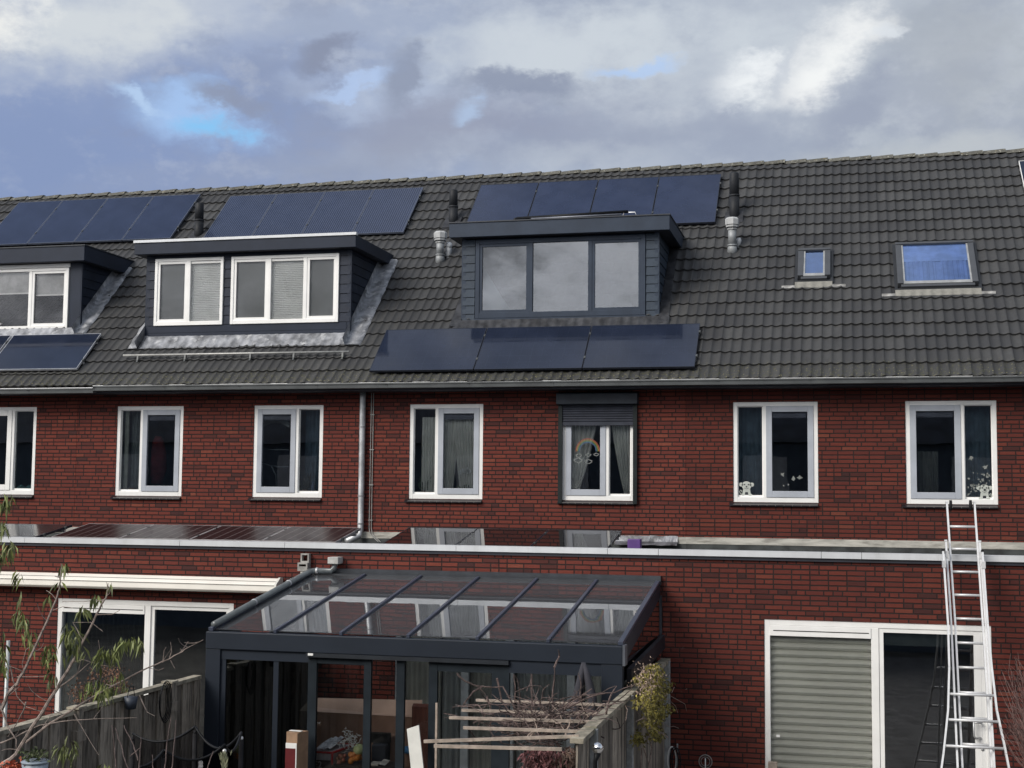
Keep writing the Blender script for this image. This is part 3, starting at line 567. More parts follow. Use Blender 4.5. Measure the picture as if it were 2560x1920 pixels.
# lead apron and side flashing of dormer b
def apron(dm,x0,x1,s0,s1,wav=True,name='lead_apron',m='lead'):
    b=MB(); n=int((x1-x0)/.0182); vs=[]; fs=[]
    for i in range(n+1):
        x=x0+(x1-x0)*i/n; u_=((x+1.477)/(TW/2))%1; h_=0
        for k in range(len(PROF)-1):
            if PROF[k][0]<=u_<=PROF[k+1][0]: h_=PROF[k][1]+(PROF[k+1][1]-PROF[k][1])*(u_-PROF[k][0])/(PROF[k+1][0]-PROF[k][0])
        rg=.012*noise.noise(Vector((x*6,s0,0)))
        vs+=[RP(x,s0+rg-(h_*1.5),h_+.036),RP(x,(s0+s1)/2,.047+h_*.6),RP(x,s1,.07)]
    for i in range(n): a=3*i; fs+=[(a,a+3,a+4,a+1),(a+1,a+4,a+5,a+2)]
    return b.add(vs,fs).build(name,m,dm,True)
apron(d2,-11.46,-7.78,.96,1.30)
def sideflash(dm,x,s0,s1,wd,sg=1):
    b=MB(); n=60; vs=[];fs=[]
    for i in range(n+1):
        s=s0+(s1-s0)*i/n; w_=wd*(1+.10*noise.noise(Vector((s*5,x,0)))); h1=.052+.008*noise.noise(Vector((s*7,3,x)))+ (.006 if i%6<3 else 0)
        vs+=[RP(x,s,.20),RP(x,s,.062),RP(x+sg*w_*.5,s,h1+.008),RP(x+sg*w_*.92,s,h1),RP(x+sg*w_,s,.03)]
    for i in range(n):
        for k in range(4): a=5*i+k; fs.append((a,a+5,a+6,a+1))
    return b.add(vs,fs).build('side_flashing','lead',dm,True)
sideflash(d2,-7.785,.93,3.42,.27); sideflash(d2,-11.455,.93,3.42,.2,-1)
q=MB(); q.add([RP(-11.46,.95,.06),RP(-11.67,.94,.05),RP(-11.46,1.42,.05)],[(0,2,1)]); 
# dormer c
yf=.686
d3=dormer(hc,'','slate2','slate',-5.965,-2.807,yf,6.57,7.93,-6.152,-2.604,7.93,8.16,'slate blue dormer with three large grey framed windows',False)
front_boards(d3,[(-5.965,-5.765,6.572,7.92),(-2.995,-2.807,6.572,7.92)],yf,'slate2',.137)
b=MB(); b.box(-5.765,-2.995,yf+.02,yf+.05,7.86,7.93); b.build('head_board','slate',d3)
MB().box(-5.765,-2.995,yf-.03,yf+.04,6.60,6.628).build('sill_trim','slate',d3)
MB().box(-6.0,-2.78,yf+.01,yf+.05,6.42,6.598).build('base_board','soff',d3)
dw(d3,-5.752,-3.003,6.632,7.90,yf+.0,[-4.84,-3.88],.068,'slate',['s','','s'],'glassc')
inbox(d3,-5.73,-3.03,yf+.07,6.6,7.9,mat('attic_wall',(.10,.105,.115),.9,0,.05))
MB().add([(-5.72,yf+.12,6.66),(-5.1,yf+.12,6.66),(-5.35,yf+.12,7.0),(-5.72,yf+.12,7.6)],[(0,1,2,3)]).build('sloping_plasterboard',mat('plaster',(.9,.9,.86),.8,0,.02),d3)
b=apron(d3,-6.08,-2.62,1.30,1.52,m=mat('dark_lead',(.05,.052,.058),.5,.2,.3,6)); 
for sg,xx in ((1,-2.79),(-1,-5.98)):
    b=MB(); b.quad(RP(xx,1.38,.055),RP(xx+sg*.16,1.38,.055),RP(xx+sg*.12,3.6,.055),RP(xx,3.6,.055)); b.build('side_flashing',mat('dark_lead',(.05,.052,.058)),d3)
# folded window-cleaning rail / pole lying on dormer c
ys_=yf-.05
t=empty('roof_pole',(-4.5,ys_,8.19),'black folded metal pole lying on top of the slate blue dormer roof','pole')
b=MB(); pa=P('1c',530,400,ys_); pb=P('1c',1300,362,ys_); b.tube([(pa.x,ys_,8.225),(pb.x,ys_,8.265)],.026,8); b.build('tube','black',t,True)
b=MB(); b.tube([(pa.x+.25,ys_-.05,8.20),(pb.x-.1,ys_-.05,8.215)],.016,8); b.build('second_tube',mat('grey_tube',(.18,.19,.22),.4,.3),t,True)
b=MB(); b.ball((pa.x-.02,ys_,8.205),.035); b.build('end_cap','black',t,True)
b=MB(); pc=P('1c',1330,362,ys_); b.tube([(pb.x-.08,ys_,8.20),(pb.x-.06,ys_,8.25),(pc.x+.04,ys_,8.25),(pc.x+.06,ys_,8.20)],.010,8); b.build('handle','alu',t,True)
# dormer a
yf=.72
d1=dormer(ha,'','anth2','anth',-15.95,-12.86,yf,6.60,7.78,-16.1,-12.706,7.775,8.035,'anthracite dormer cut by the left edge with a wide white window',False)
MB().box(-13.07,-12.86,yf-.008,yf+.03,6.6,7.775).build('front_panel','anth',d1)
MB().box(-15.95,-13.07,yf-.005,yf+.03,6.45,6.612).build('base_board','lead',d1)
b=MB(); b.box(-15.7,-13.07,yf-.02,yf+.03,7.70,7.765); b.build('head_board','white',d1)
dw(d1,-15.7,-13.085,6.615,7.69,yf-.01,[-14.9,-13.83],.05,'white',['s','r','sr'])
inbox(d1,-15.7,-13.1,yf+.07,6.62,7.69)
apron(d1,-16.0,-12.86,1.36,1.56); sideflash(d1,-12.845,1.40,3.45,.20)
pl=MB(); c0=P('1a',5,1130,yf+.12)
t=empty('potted_plant',(c0.x,yf+.12,6.68),'small spiky plant in a white pot behind the left dormer window','plant')
b=MB(); b.tube([(c0.x,yf+.12,6.68),(c0.x,yf+.12,6.76)],[.03,.04],10); b.build('pot','white',t,True)
b=MB(); rr=random.Random(3)
for i in range(14): an=rr.uniform(0,2*PI); l=rr.uniform(.08,.16); b.tube([(c0.x,yf+.12,6.76),(c0.x+math.cos(an)*l*.5,yf+.12+math.sin(an)*.04,6.76+l*.7),(c0.x+math.cos(an)*l,yf+.12+math.sin(an)*.06,6.76+l*.75)],[.004,.004,.001],5)
b.build('leaves',mat('leaf_dark',(.06,.09,.04),.6),t)
# snow rail below dormer b
t=empty('snow_guard_rail',RP(-9.6,.66,.1),'long thin pale rail on brackets across the tiles below the white framed dormer','rail')
b=MB(); b.tube([RP(-11.57,.665,.115),RP(-7.615,.665,.115)],.017,8); b.tube([RP(-11.5,.685,.10),RP(-7.7,.685,.10)],.010,6); b.build('tube',mat('rail_alu',(.42,.42,.40),.4,.2),t,True)
for xx in (-11.3,-10.45,-9.3,-8.55,-7.72):
    b=MB(); b.bar(RP(xx,.68,.12),RP(xx,.60,.06),.03,.03); b.bar(RP(xx,.60,.06),RP(xx,.55,.05),.025,.02); b.build('bracket','gut',t)
# ---------------------------------------------------------------- skylights
def skylight(root,x0,x1,s0,s1,label,curt):
    fm=mat('skylight_frame',(.075,.08,.088),.4,.2,.06,5); dk=mat('skylight_flashing',(.025,.027,.03),.45,.2,.1,4)
    def rb(b,a,c,s_a,s_b,h0,h1): b.hexa([RP(a,s_a,h0),RP(c,s_a,h0),RP(c,s_b,h0),RP(a,s_b,h0),RP(a,s_a,h1),RP(c,s_a,h1),RP(c,s_b,h1),RP(a,s_b,h1)])
    b=MB(); e=.045
    rb(b,x0-e,x1+e,s0-.06,s0,.0,.062); rb(b,x0-e,x1+e,s1,s1+.05,.0,.06); rb(b,x0-e,x0,s0,s1,.0,.06); rb(b,x1,x1+e,s0,s1,.0,.06)
    sk=b.build('skylight',dk,root); sk['label']=label
    b=MB(); f=.085; rb(b,x0,x1,s1-.05,s1,.02,.13); rb(b,x0,x0+f,s0+.06,s1-.051,.02,.118); rb(b,x1-f,x1,s0+.06,s1-.051,.02,.118); rb(b,x0+.05,x1-.05,s0,s0+.059,.02,.095)
    b.build('cover_frame',fm,sk,bevel=.004)
    b=MB(); i_=f+.001; rb(b,x0+i_,x0+i_+.025,s0+.061,s1-.052,.02,.104); rb(b,x1-i_-.025,x1-i_,s0+.061,s1-.052,.02,.104); rb(b,x0+i_+.026,x1-i_-.026,s0+.061,s0+.13,.02,.104); b.build('sash',mat('sash_silver',(.35,.36,.36),.4,.2),sk)
    b=MB(); b.quad(RP(x0+f+.02,s0+.12,.098),RP(x1-f-.02,s0+.12,.098),RP(x1-f-.02,s1-.05,.098),RP(x0+f+.02,s1-.05,.098)); b.build('pane','glassb',sk)
    b=MB(); b.quad(RP(x0+f,s0+.06,.070),RP(x1-f,s0+.06,.070),RP(x1-f,s1-.05,.070),RP(x0+f,s1-.05,.070)); b.build('blind',mat('sky_reflection_blind',(.10,.15,.30),.9),sk)  # reflected sky's blue painted into the blind, roller and curtain colours
    if curt:
        sm=s0+.13+(s1-s0-.2)*.56; b=MB(); b.quad(RP(x0+f+.02,sm,.086),RP(x1-f-.02,sm,.086),RP(x1-f-.02,s1-.05,.086),RP(x0+f+.02,s1-.05,.086)); b.build('roller_blind',mat('sky_reflection_roller',(.26,.34,.52),.9),sk)
        b=MB(); rr=random.Random(2); n=70; vs=[]
        for k in range(n+1):
            x=x0+.14+(x1-x0-.28)*k/n; h_=.083+.006*math.sin(k*1.1)+.003*math.sin(k*2.7)
            if 34<k<41: h_=.0715
            vs+=[RP(x,s0+.14,h_),RP(x,sm,h_)]
        b.add(vs,[(2*k,2*k+2,2*k+3,2*k+1) for k in range(n)]); b.build('curtain',mat('sky_reflection_curtain',(.17,.24,.42),.9),sk)
    ap=apron(sk,x0-.04,x1+.03,s0-.17,s0-.055,name='wavy_apron',m=mat('pale_lead',(.22,.215,.19),.6,0,.08,20))
    for a,c in ((x0-.24,x0-.04),(x1+.03,x1+.23)): apron(sk,a,c,s0-.165,s0-.145,name='apron_tail',m=mat('pale_tail',(.34,.34,.33),.6))
skylight(hd,-.70,-.20,2.41,3.23,'small square skylight with plain blue pane',False); skylight(hd,.80,1.97,2.12,3.31,'wide skylight with a white curtain behind the blue pane',True)
# ---------------------------------------------------------------- flues (parts of their houses)
def stack(root,x,s,h,base=False,wd=.085):
    q=RP(x,s); b=MB(); b.tube([q+Vector((0,0,-.1)),q+Vector((0,0,h*.5))],wd,12); b.tube([q+Vector((0,0,h*.5)),q+Vector((0,0,h*.97)),q+Vector((0,0,h))],[wd*.96,wd*.93,wd*.7],12); f=b.build('vent_stack',mat('black_stack',(.022,.024,.028),.55,0,.1,6),root,True)
    b=MB(); b.tube([q+Vector((0,0,h*.5-.02)),q+Vector((0,0,h*.5+.015))],wd*1.06,12); b.build('stack_ring',mat('black_stack',(.028,.03,.034)),f,True)
    b=MB(); b.hexa([RP(x-.17,s-.22,.02),RP(x+.17,s-.22,.02),RP(x+.17,s+.16,.02),RP(x-.17,s+.16,.02),RP(x-.15,s-.2,.06),RP(x+.15,s-.2,.06),RP(x+.15,s+.14,.06),RP(x-.15,s+.14,.06)]); b.build('stack_base',mat('dark_lead',(.05,.052,.058)),f)
stack(hb,-11.73,4.48,.66); stack(hc,-6.80,4.62,.62,wd=.082); stack(hd,-1.79,4.42,.80)
def flue(root,x,s,h):
    q=RP(x,s); f=MB(); f.tube([q+Vector((0,.02,-.05)),q+Vector((0,-.01,.06)),q+Vector((0,-.01,.12))],[.085,.08,.07],14); f.tube([q+Vector((0,-.01,.11)),q+Vector((0,-.01,.13))],.083,14); f.tube([q+Vector((0,-.01,.13)),q+Vector((0,-.01,h-.12))],.066,14)
    o=f.build('flue_pipe','flue',root,True)
    c=MB()
    for k,(za,zb,r_) in enumerate(((h-.14,h-.11,.085),(h-.10,h-.07,.105),(h-.06,h+.03,.118))): c.tube([q+Vector((0,-.01,za)),q+Vector((0,-.01,zb))],[r_*.96,r_],8); 
    c.tube([q+Vector((0,-.01,h+.03)),q+Vector((0,-.01,h+.06))],[.118,.09],8); c.build('flue_cap',mat('flue_cap',(.42,.43,.43),.5,0,.08,8),o)
    c=MB()
    for za in (h-.105,h-.065): c.tube([q+Vector((0,-.01,za-.006)),q+Vector((0,-.01,za+.006))],.1,8)
    c.build('cap_slot','black',o)
    return o,q
o,q=flue(hc,-6.755,3.37,.47); b=MB(); b.tube([q+Vector((.11,.12,-.02)),q+Vector((.12,.10,.2)),q+Vector((.13,.08,.3))],[.05,.05,.05],12); b.ball(q+Vector((.13,.08,.30)),.062); b.build('side_vent',mat('flue_side',(.42,.44,.46),.5),o,True)
o,q=flue(hd,-1.765,3.36,.52); b=MB(); b.tube([q+Vector((.07,.1,.1)),q+Vector((.10,.09,.22)),q+Vector((.10,.09,.26))],[.045,.045,.03],12); b.build('side_vent',mat('flue_side',(.42,.44,.46)),o,True)
# ---------------------------------------------------------------- solar panels
def make_panel(w_,l_,cells,frame,label,group,clamps=True,t=.035):
    r=empty('solar_panel',(0,0,0),label,'solar panel',group); f=.009
    b=MB(); b.box(0,w_,0,f,0,t); b.box(0,w_,l_-f,l_,0,t); b.box(0,f,f,l_-f,0,t); b.box(w_-f,w_,f,l_-f,0,t); b.build('frame',frame,r)
    MB().box(f,w_-f,f,l_-f,t-.012,t-.002).build('cell_sheet',cells,r)
    b=MB(); b.box(0,w_,l_*.22,l_*.22+.04,-.045,-.002); b.box(0,w_,l_*.78,l_*.78+.04,-.045,-.002); b.build('mounting_rail','alu',r)
    if clamps:
        for yy_ in (.22,.78): MB().box(w_-.004,w_+.022,l_*yy_,l_*yy_+.05,.0,t+.008).build('clamp','gut',r)
    return r
def copy_tree(o,parent=None):
    c=o.copy(); COL.objects.link(c); c.parent=parent
    for ch in list(o.children): copy_tree(ch,c)
    return c
fr_dark=mat('frame_black',(.03,.035,.05),.35,.3); fr_alu=mat('frame_alu',(.6,.62,.66),.35,.5)
ordn=['leftmost','second','third','rightmost']
def row(x0,w_,l_,s0,n,cells,frame,labs,group,h=.075,gap=.012):
    proto=None
    for i in range(n):
        o=make_panel(w_-gap,l_,cells,frame,labs[i],group) if proto is None else copy_tree(proto)
        proto=proto or o; o.location=RP(x0+i*w_,s0,h); o.rotation_euler=(AL,0,0); o['label']=labs[i]
fr_edge=mat('frame_edge',(.13,.15,.20),.4,.3)
row(-16.24,1.007,1.60,4.335,4,'p_plain',fr_edge,[f'{k} of four tall dark blue panels above the left edge dormer' for k in ordn],'four upright panels above the left dormer')
row(-11.53,.98,1.56,4.235,4,'p_pin',fr_edge,[f'{k} of four pinstriped blue panels above the white framed dormer' for k in ordn],'four upright panels above the white framed dormer')
row(-6.50,1.105,1.61,4.17,4,'p_plain',fr_dark,[f'{k} of four wide dark blue panels above the slate blue dormer' for k in ordn],'four upright panels above the slate blue dormer')
row(-13.955,1.69,.98,.335,1,'p_grid',fr_alu,['silver edged panel below the left dormer, the one wholly in view'],'panels below the left dormer')
row(-15.68,1.69,.98,.335,1,'p_grid',fr_alu,['silver edged dark panel below the left dormer, cut by the left edge'],'panels below the left dormer')
row(-7.145,1.677,1.075,.17,3,'p_grid',fr_dark,[f'{k} of three long blue panels below the slate blue dormer' for k in ('left','middle','right')],'three lengthwise panels below the slate blue dormer')
b=make_panel(1.0,.95,'p_grid',M['white'],'white framed panel corner at the upper right edge on the tiles','panel at the right edge'); b.location=RP(2.885,4.78,.09); b.rotation_euler=(AL,0,0)
MB().bar((-.09,.22,-.02),(.3,.22,-.02),.03,.03).build('rail_end','alu',b); MB().bar((-.09,.80,-.02),(.3,.80,-.02),.03,.03).build('rail_end','alu',b)
# flat roof panels
def frow(x0,w_,l_,y0,z0,tilt,n,cells,labs,group,frame):
    proto=None
    for i in range(n):
        o=make_panel(w_-.012,l_,cells,frame,labs[i],group) if proto is None else copy_tree(proto)
        proto=proto or o; o.location=(x0+i*w_,y0,z0); o.rotation_euler=(R(tilt),0,0); o['label']=labs[i]
q0=at(131,1341,-2.7); q1=at(842,1349,-2.7)
frow(q0.x,(q1.x-q0.x)/4,1.02,-2.72,3.13,9.5,4,'p_flat',[f'{k} of four low panels on the flat roof left of the downpipe' for k in ordn],'low panels on the flat roof of the awning house',mat('frame_bronze',(.38,.36,.36),.5))
q0=at(952,1356,-2.6); q1=at(1519,1366,-2.6)
frow(q0.x,(q1.x-q0.x)/3,1.25,-2.6,3.10,9.5,3,mat('mirror_dark',(.010,.009,.010),.03,0,.05),[f'{k} of three mirror black flat roof panels right of the downpipe' for k in ('left','middle','right')],'low panels on the flat roof above the garden room',fr_dark)
q0=at(-360,1340,-2.7); q1=at(88,1341,-2.7)
frow(q0.x,(q1.x-q0.x),1.0,-2.7,3.12,9.,1,mat('mirror_dark2',(.02,.022,.024),.15,0,.05),['dark glossy panel on the flat roof at the left edge'],'low panel at the left edge',fr_dark)
b=MB(); c0=at(1586,1360,-2.45); b.box(c0.x-.085,c0.x+.085,-2.5,-2.36,3.031,3.262); tag(b.build('storage_box',mat('purple_plastic',(.11,.05,.22),.5),None,bevel=.01),'small purple box on the flat roof right of the black panels','box')
b=MB(); c0=at(1615,1350,-1.2); c1=at(1690,1350,-.8)
xa_,xb_=at(1538,1350,-.05).x,at(1694,1350,-.05).x; n=26; vs=[]
for i in range(n+1):
    x=xa_+(xb_-xa_)*i/n; e_=.012*noise.noise(Vector((x*7,1,0))); vs+=[(x,-.16+e_*2,3.10+e_),(x,-.06+e_,3.15),(x,-.026,3.235+e_)]
b.add(vs,[(3*i+k,3*i+3+k,3*i+4+k,3*i+1+k) for i in range(n) for k in (0,1)]); tag(b.build('loose_roofing_sheet',mat('creased_lead',(.13,.135,.15),.4,.3,.4,6,.006,14),None),'creased grey lead sheet on the flat roof behind the purple box','sheet')
# ---------------------------------------------------------------- awning on house b
y=-3.0
a0=at(-330,1445,y).x; 
a1=at(697,1460,-3.15).x
aw=empty('awning',((a0+a1)/2,-3.0,2.5),'long closed cream awning box on the wall above the left patio window','awning')
zt_=at(300,1437.5,-3.12).z; zb_=at(300,1473,-3.2).z
b=MB(); b.prism([(-3.002,zt_),(-3.10,zt_+.005),(-3.16,zt_-.03),(-3.22,zt_-.07),(-3.23,zb_+.03),(-3.20,zb_),(-3.002,zb_)],a0,a1-.03); b.build('cassette','cream',aw,bevel=.006)
b=MB(); b.prism([(-3.165,zt_-.036),(-3.168,zt_-.030),(-3.172,zt_-.036),(-3.172,zt_-.042)],a0,a1-.03); b.box(a0,a1-.03,-3.232,-3.2305,zt_-.085,zt_-.079); b.build('seam_line',mat('seam',(.12,.11,.1),.7),aw)
b=MB(); b.prism([(-3.002,zt_+.012),(-3.10,zt_+.017),(-3.17,zt_-.025),(-3.235,zt_-.065),(-3.245,zb_+.02),(-3.21,zb_-.01),(-3.002,zb_-.01)],a1-.029,a1); b.build('end_cap',mat('cap_grey',(.66,.65,.6),.4),aw)
b=MB(); b.tube([(a1+.0,-3.08,zb_+.06),(a1+.05,-3.08,zb_+.06)],.02,8); b.build('crank_eye','white',aw,True)
# ---------------------------------------------------------------- patio windows
def patio(root,x0,x1,z0,z1,y,mx_,label,hm='white',ft=.07):
    f=MB(); f.frame(x0,x1,z0,z1,y+.01,y+.10,ft); f.box(mx_-.045,mx_+.045,y+.01,y+.10,z0+ft,z1-ft); o=f.build('patio_window',hm,root,bevel=.004); o['label']=label; return o
y=-3.0; (x0,x1,z0,z1)=GD['b'][0]; mB=P('3a',1125,700,y).x
pb=patio(hb,x0,x1,z0,z1,y,mB,'wide white patio window under the cream awning')
MB().box(x0+.07,mB-.045,y+.0,y+.05,z1-.19,z1-.072).build('vent_strip','white',pb,bevel=.004); MB().box(x0+.1,mB-.07,y-.003,y+.0,z1-.137,z1-.127).build('vent_slot','black',pb)
pane(x0+.07,mB-.045,z0+.07,z1-.19,y+.05,pb); MB().frame(mB+.045,x1-.07,z0+.07,z1-.07,y+.03,y+.08,.05,.06).build('door_sash','white',pb); pane(mB+.095,x1-.12,z0+.13,z1-.12,y+.05,pb)
MB().box(x0+.08,x0+.26,y+.13,y+.16,.1,2.2).build('curtain',mat('curtain_sage',(.20,.23,.20),.9),pb)
curtain(x0+.3,mB-.1,y+.35,.1,2.2,12,.03,seed=21).build('curtain',mat('curtain_deep',(.022,.028,.028),.95),pb,True)
(x0,x1,z0,z1)=GD['d'][0]; mD=P('3d',1128,700,y).x
pd=patio(hd,x0,x1,z0,z1,y,mD,'white patio window with pale horizontal blinds behind the ladder')
MB().box(x0+.07,mD-.045,y+.0,y+.05,z1-.20,z1-.072).build('vent_strip','white',pd,bevel=.004); MB().box(x0+.11,mD-.07,y-.003,y+.0,z1-.140,z1-.130).build('vent_slot','black',pd)
pane(x0+.07,mD-.045,z0+.07,z1-.20,y+.05,pd,glass('pd_glass',(.95,.95,.94),1.4))
b=MB(); n=60; vs=[]; zt0=z1-.2; sh_=.0915
k=0
while zt0-k*sh_>.1:
    for f_,dyy in ((0,.05),(.22,.012),(.5,0),(.8,.022),(.97,.055)): zz_=zt0-(k+f_)*sh_; vs+=[(x0+.07,y+.085+dyy,zz_),(mD-.045,y+.085+dyy,zz_)]
    k+=1
b.add(vs,[(2*i,2*i+1,2*i+3,2*i+2) for i in range(len(vs)//2-1)]); b.build('horizontal_blind','shut',pd)
MB().frame(mD+.05,x1-.07,z0+.07,z1-.07,y+.02,y+.08,.05,.07).build('door_sash','white',pd); MB().box(x1-.20,x1-.121,y+.018,y+.08,z0+.14,z1-.12).build('door_stile','white',pd)
MB().box(mD+.10,x1-.2,y+.05,y+.056,z0+.14,z1-.12).build('pane','glass',pd)
b=MB(); hx=x1-.14; zh=P('3d',1910,1240,y).z; b.tube([(hx,y+.01,zh),(hx,y-.05,zh),(hx-.09,y-.05,zh)],.011,8); z2_=P('3d',1910,1355,y).z; b.tube([(hx,y+.01,z2_),(hx-.06,y-.05,z2_),(hx-.08,y-.05,z2_+.03),(hx-.08,y-.05,z2_+.22)],.012,8); b.disc((hx+.02,y+.017,P('3d',1940,1408,y).z),.02); b.disc((hx+.02,y+.017,P('3d',1940,1440,y).z),.02); b.build('door_handle','zinc',pd,True)
MB().box(mD+.08,x1-.21,y+.12,y+.14,z1-.28,z1-.13).build('roller_blind',mat('blind_dim',(.13,.15,.14),.9),pd)
c0=P('3d',420,1343,y); MB().box(c0.x-.02,c0.x+.025,y+.046,y+.049,c0.z-.015,c0.z+.015).build('window_sticker','white',pd)
# house c patio window seen through the garden room
(x0,x1,z0,z1)=GD['c'][0]; pc_=MB(); gm=mat('frame_grey',(.42,.45,.48),.45); pc_.frame(x0,x1,z0,z1,y+.01,y+.1,.07)
for xx in (x0+.95,x0+1.55,x0+2.35): pc_.box(xx-.05,xx+.05,y+.01,y+.1,z0+.07,z1-.07)
pcw=pc_.build('patio_window',gm,hc); pcw['label']='grey patio window with curtains inside the garden room'
MB().box(x0+.07,x1-.07,y+.05,y+.056,z0+.07,z1-.07).build('pane',glass('pc_glass',(.95,.96,.96),1.3),pcw)
for i,(a,c) in enumerate(((.08,.6),(.62,.93),(1.0,1.5),(1.62,2.28),(2.42,2.95))): curtain(x0+a,x0+c,y+.13,.15,2.25,max(4,int((c-a)/.07)),.025,seed=30+i).build('curtain','curtw' if i%2 else 'curt',pcw,True)
# ---------------------------------------------------------------- pipes on the extension wall
c0=P('3b',800,110,-3.08)
b=MB(); b.tube([(c0.x-.01,-3.08,c0.z-.33),(c0.x-.01,-3.08,c0.z-.02)],.04,12); pv=b.build('wall_vent_pipe',mat('pvc_white',(.6,.6,.56),.5),None,True); tag(pv,'short white pipe with an open square grey top beside the garden room roof','pipe')
b=MB(); b.frame(c0.x-.075,c0.x+.065,c0.z-.02,c0.z+.05,-3.13,-3.01,.02); b.box(c0.x-.075,c0.x+.065,-3.13,-3.02,c0.z-.06,c0.z-.018); b.frame(c0.x-.055,c0.x+.065,c0.z+.05,c0.z+.17,-3.08,-3.01,.02); b.build('square_hood',mat('hood_grey',(.33,.32,.30),.7,0,.2,9),pv)
# ---------------------------------------------------------------- garden room (conservatory)
GX0,GX1,GY0,GY1=-6.985,-2.27,-3.0,-6.08; ZW,ZF_=2.78,2.27
gr=empty('garden_room',((GX0+GX1)/2,-4.5,0),'anthracite garden room with sloping glass roof and sliding glass doors','garden room')
an=mat('garden_anthracite',(.018,.024,.035),.5,0,.06,2)
b=MB(); b.box(GX0,GX1-.0,GY1,GY1+.13,ZF_-.19,ZF_); b.build('front_beam',an,gr,bevel=.008)
b=MB(); b.box(GX1+.002,GX1+.03,GY1-.01,GY1+.14,ZF_-.20,ZF_+.012); b.build('beam_end_cap',mat('beam_cap',(.10,.11,.13),.4),gr)
b=MB(); b.box(GX0+.02,GX1,-3.07,-3.001,ZW-.07,ZW+.045); b.box(GX0+.02,GX1,-3.12,-3.071,ZW-.06,ZW-.02); b.build('wall_profile',mat('profile_grey',(.045,.05,.058),.45),gr)
def zr(y_): return ZF_+.0+(ZW-.02-ZF_)*(y_-GY1)/(GY0-GY1)
n=6; ew=(GX1-GX0-.06)/n
for i in range(n+1):
    xx=GX0+.03+i*ew; b=MB(); wdt=.036 if 0<i<n else .055
    b.bar((xx,GY1+.06,zr(GY1+.06)+.012),(xx,-3.12,zr(-3.12)+.012),wdt,.04); b.build('rafter',mat('rafter_blue',(.055,.065,.095),.32,0,.05),gr,bevel=.004)
for i in range(n):
    xa=GX0+.03+i*ew+.026; xb=xa+ew-.052; b=MB(); b.hexa([(xa,GY1+.10,zr(GY1+.10)-.002),(xb,GY1+.10,zr(GY1+.10)-.002),(xb,-3.12,zr(-3.12)-.002),(xa,-3.12,zr(-3.12)-.002),(xa,GY1+.10,zr(GY1+.10)+.008),(xb,GY1+.10,zr(GY1+.10)+.008),(xb,-3.12,zr(-3.12)+.008),(xa,-3.12,zr(-3.12)+.008)]); b.build('roof_pane','glassr',gr)
b=MB(); b.box(GX0+.75,GX1-.35,-3.20,-3.03,2.50,2.60); b.build('blind_cassette',mat('cassette_grey',(.30,.31,.32),.5),gr,bevel=.02)
# side beams
for xx,s_ in ((GX0,1),(GX1,-1)):
    b=MB(); b.hexa([(xx,GY1+.131,ZF_-.19),(xx+s_*.05,GY1+.131,ZF_-.19),(xx+s_*.05,-3.11,ZW-.22),(xx,-3.11,ZW-.22),(xx,GY1+.131,zr(GY1+.13)-.004),(xx+s_*.05,GY1+.131,zr(GY1+.13)-.004),(xx+s_*.05,-3.11,zr(-3.11)-.02),(xx,-3.11,zr(-3.11)-.02)]); b.build('side_beam',an,gr)
# posts and fixed frames
def fx_(k,x,yy=1000): return P(k,x,yy,GY1).x
xs_=[fx_('3b',185),fx_('3b',820),fx_('3b',885),fx_('3b',1250),fx_('3b',1305),fx_('3b',1500),fx_('3b',1562),fx_('3b',1750),fx_('3b',1815),fx_('3c',515),fx_('3c',650),fx_('3c',1300),fx_('3c',1360)]
ZH=ZF_-.19
b=MB(); b.box(GX0,xs_[0]-.06,GY1+.01,GY1+.12,0,ZH); b.build('corner_post',an,gr,bevel=.006)
b=MB(); b.box(xs_[12],GX1,GY1+.01,GY1+.12,0,ZH); b.build('corner_post',an,gr,bevel=.006)
b=MB(); b.box(xs_[0]-.06,xs_[1],GY1+.03,GY1+.10,ZH-.11,ZH); b.box(xs_[0]-.06,xs_[0],GY1+.035,GY1+.09,0,ZH-.11); b.box(xs_[10],xs_[12],GY1+.02,GY1+.10,ZH-.13,ZH); b.build('head_rail',an,gr)
mm=fx_('3b',570); 
b=MB(); b.box(mm-.03,mm+.03,GY1+.04,GY1+.08,0,ZH-.11); b.build('door_stile',an,gr)
b=MB(); b.box(xs_[1]-.01,xs_[10],GY1-.02,GY1+.03,ZH-.045,ZH-.002); b.build('track_rail',mat('track_black',(.02,.024,.03),.4),gr)
dk2=mat('door_black',(.018,.024,.030),.42)
for a,c in ((xs_[1],xs_[2]),(xs_[3],xs_[4]),(xs_[5],xs_[6]),(xs_[7],xs_[8]),(xs_[9],xs_[10])):
    MB().box(a,c,GY1+.03,GY1+.08,0,ZH-.045).build('door_stile',dk2,gr)
for a,c,h_ in ((xs_[2],xs_[3],.07),(xs_[8],xs_[9],.10)): MB().box(a,c,GY1+.035,GY1+.075,ZH-.045-h_,ZH-.045).build('door_rail',dk2,gr)
for a,c,m_ in ((xs_[0],mm-.03,'p1'),(mm+.03,xs_[1],'p1'),(xs_[2],xs_[3],'g'),(xs_[4],xs_[5],'g'),(xs_[6],xs_[7],'g'),(xs_[8],xs_[9],'g'),(xs_[10],xs_[11],'g')):
    MB().box(a,c,GY1+.05,GY1+.056,0,ZH-.05).build('door_pane','glassd' if m_=='g' else glass('tinted',(.35,.39,.39),1.5,.05),gr)
# pleated fly screens (vertical pleats)
for a,c in ((xs_[3]-.38,xs_[3]),(xs_[6],xs_[9])):
    pass
c0=P('3b',848,787,GY1-.03); MB().box(c0.x-.03,c0.x+.03,GY1-.03,GY1-.021,c0.z-.012,c0.z+.012).build('white_clip','white',gr)
c0=P('3c',1230,1000,GY1); 
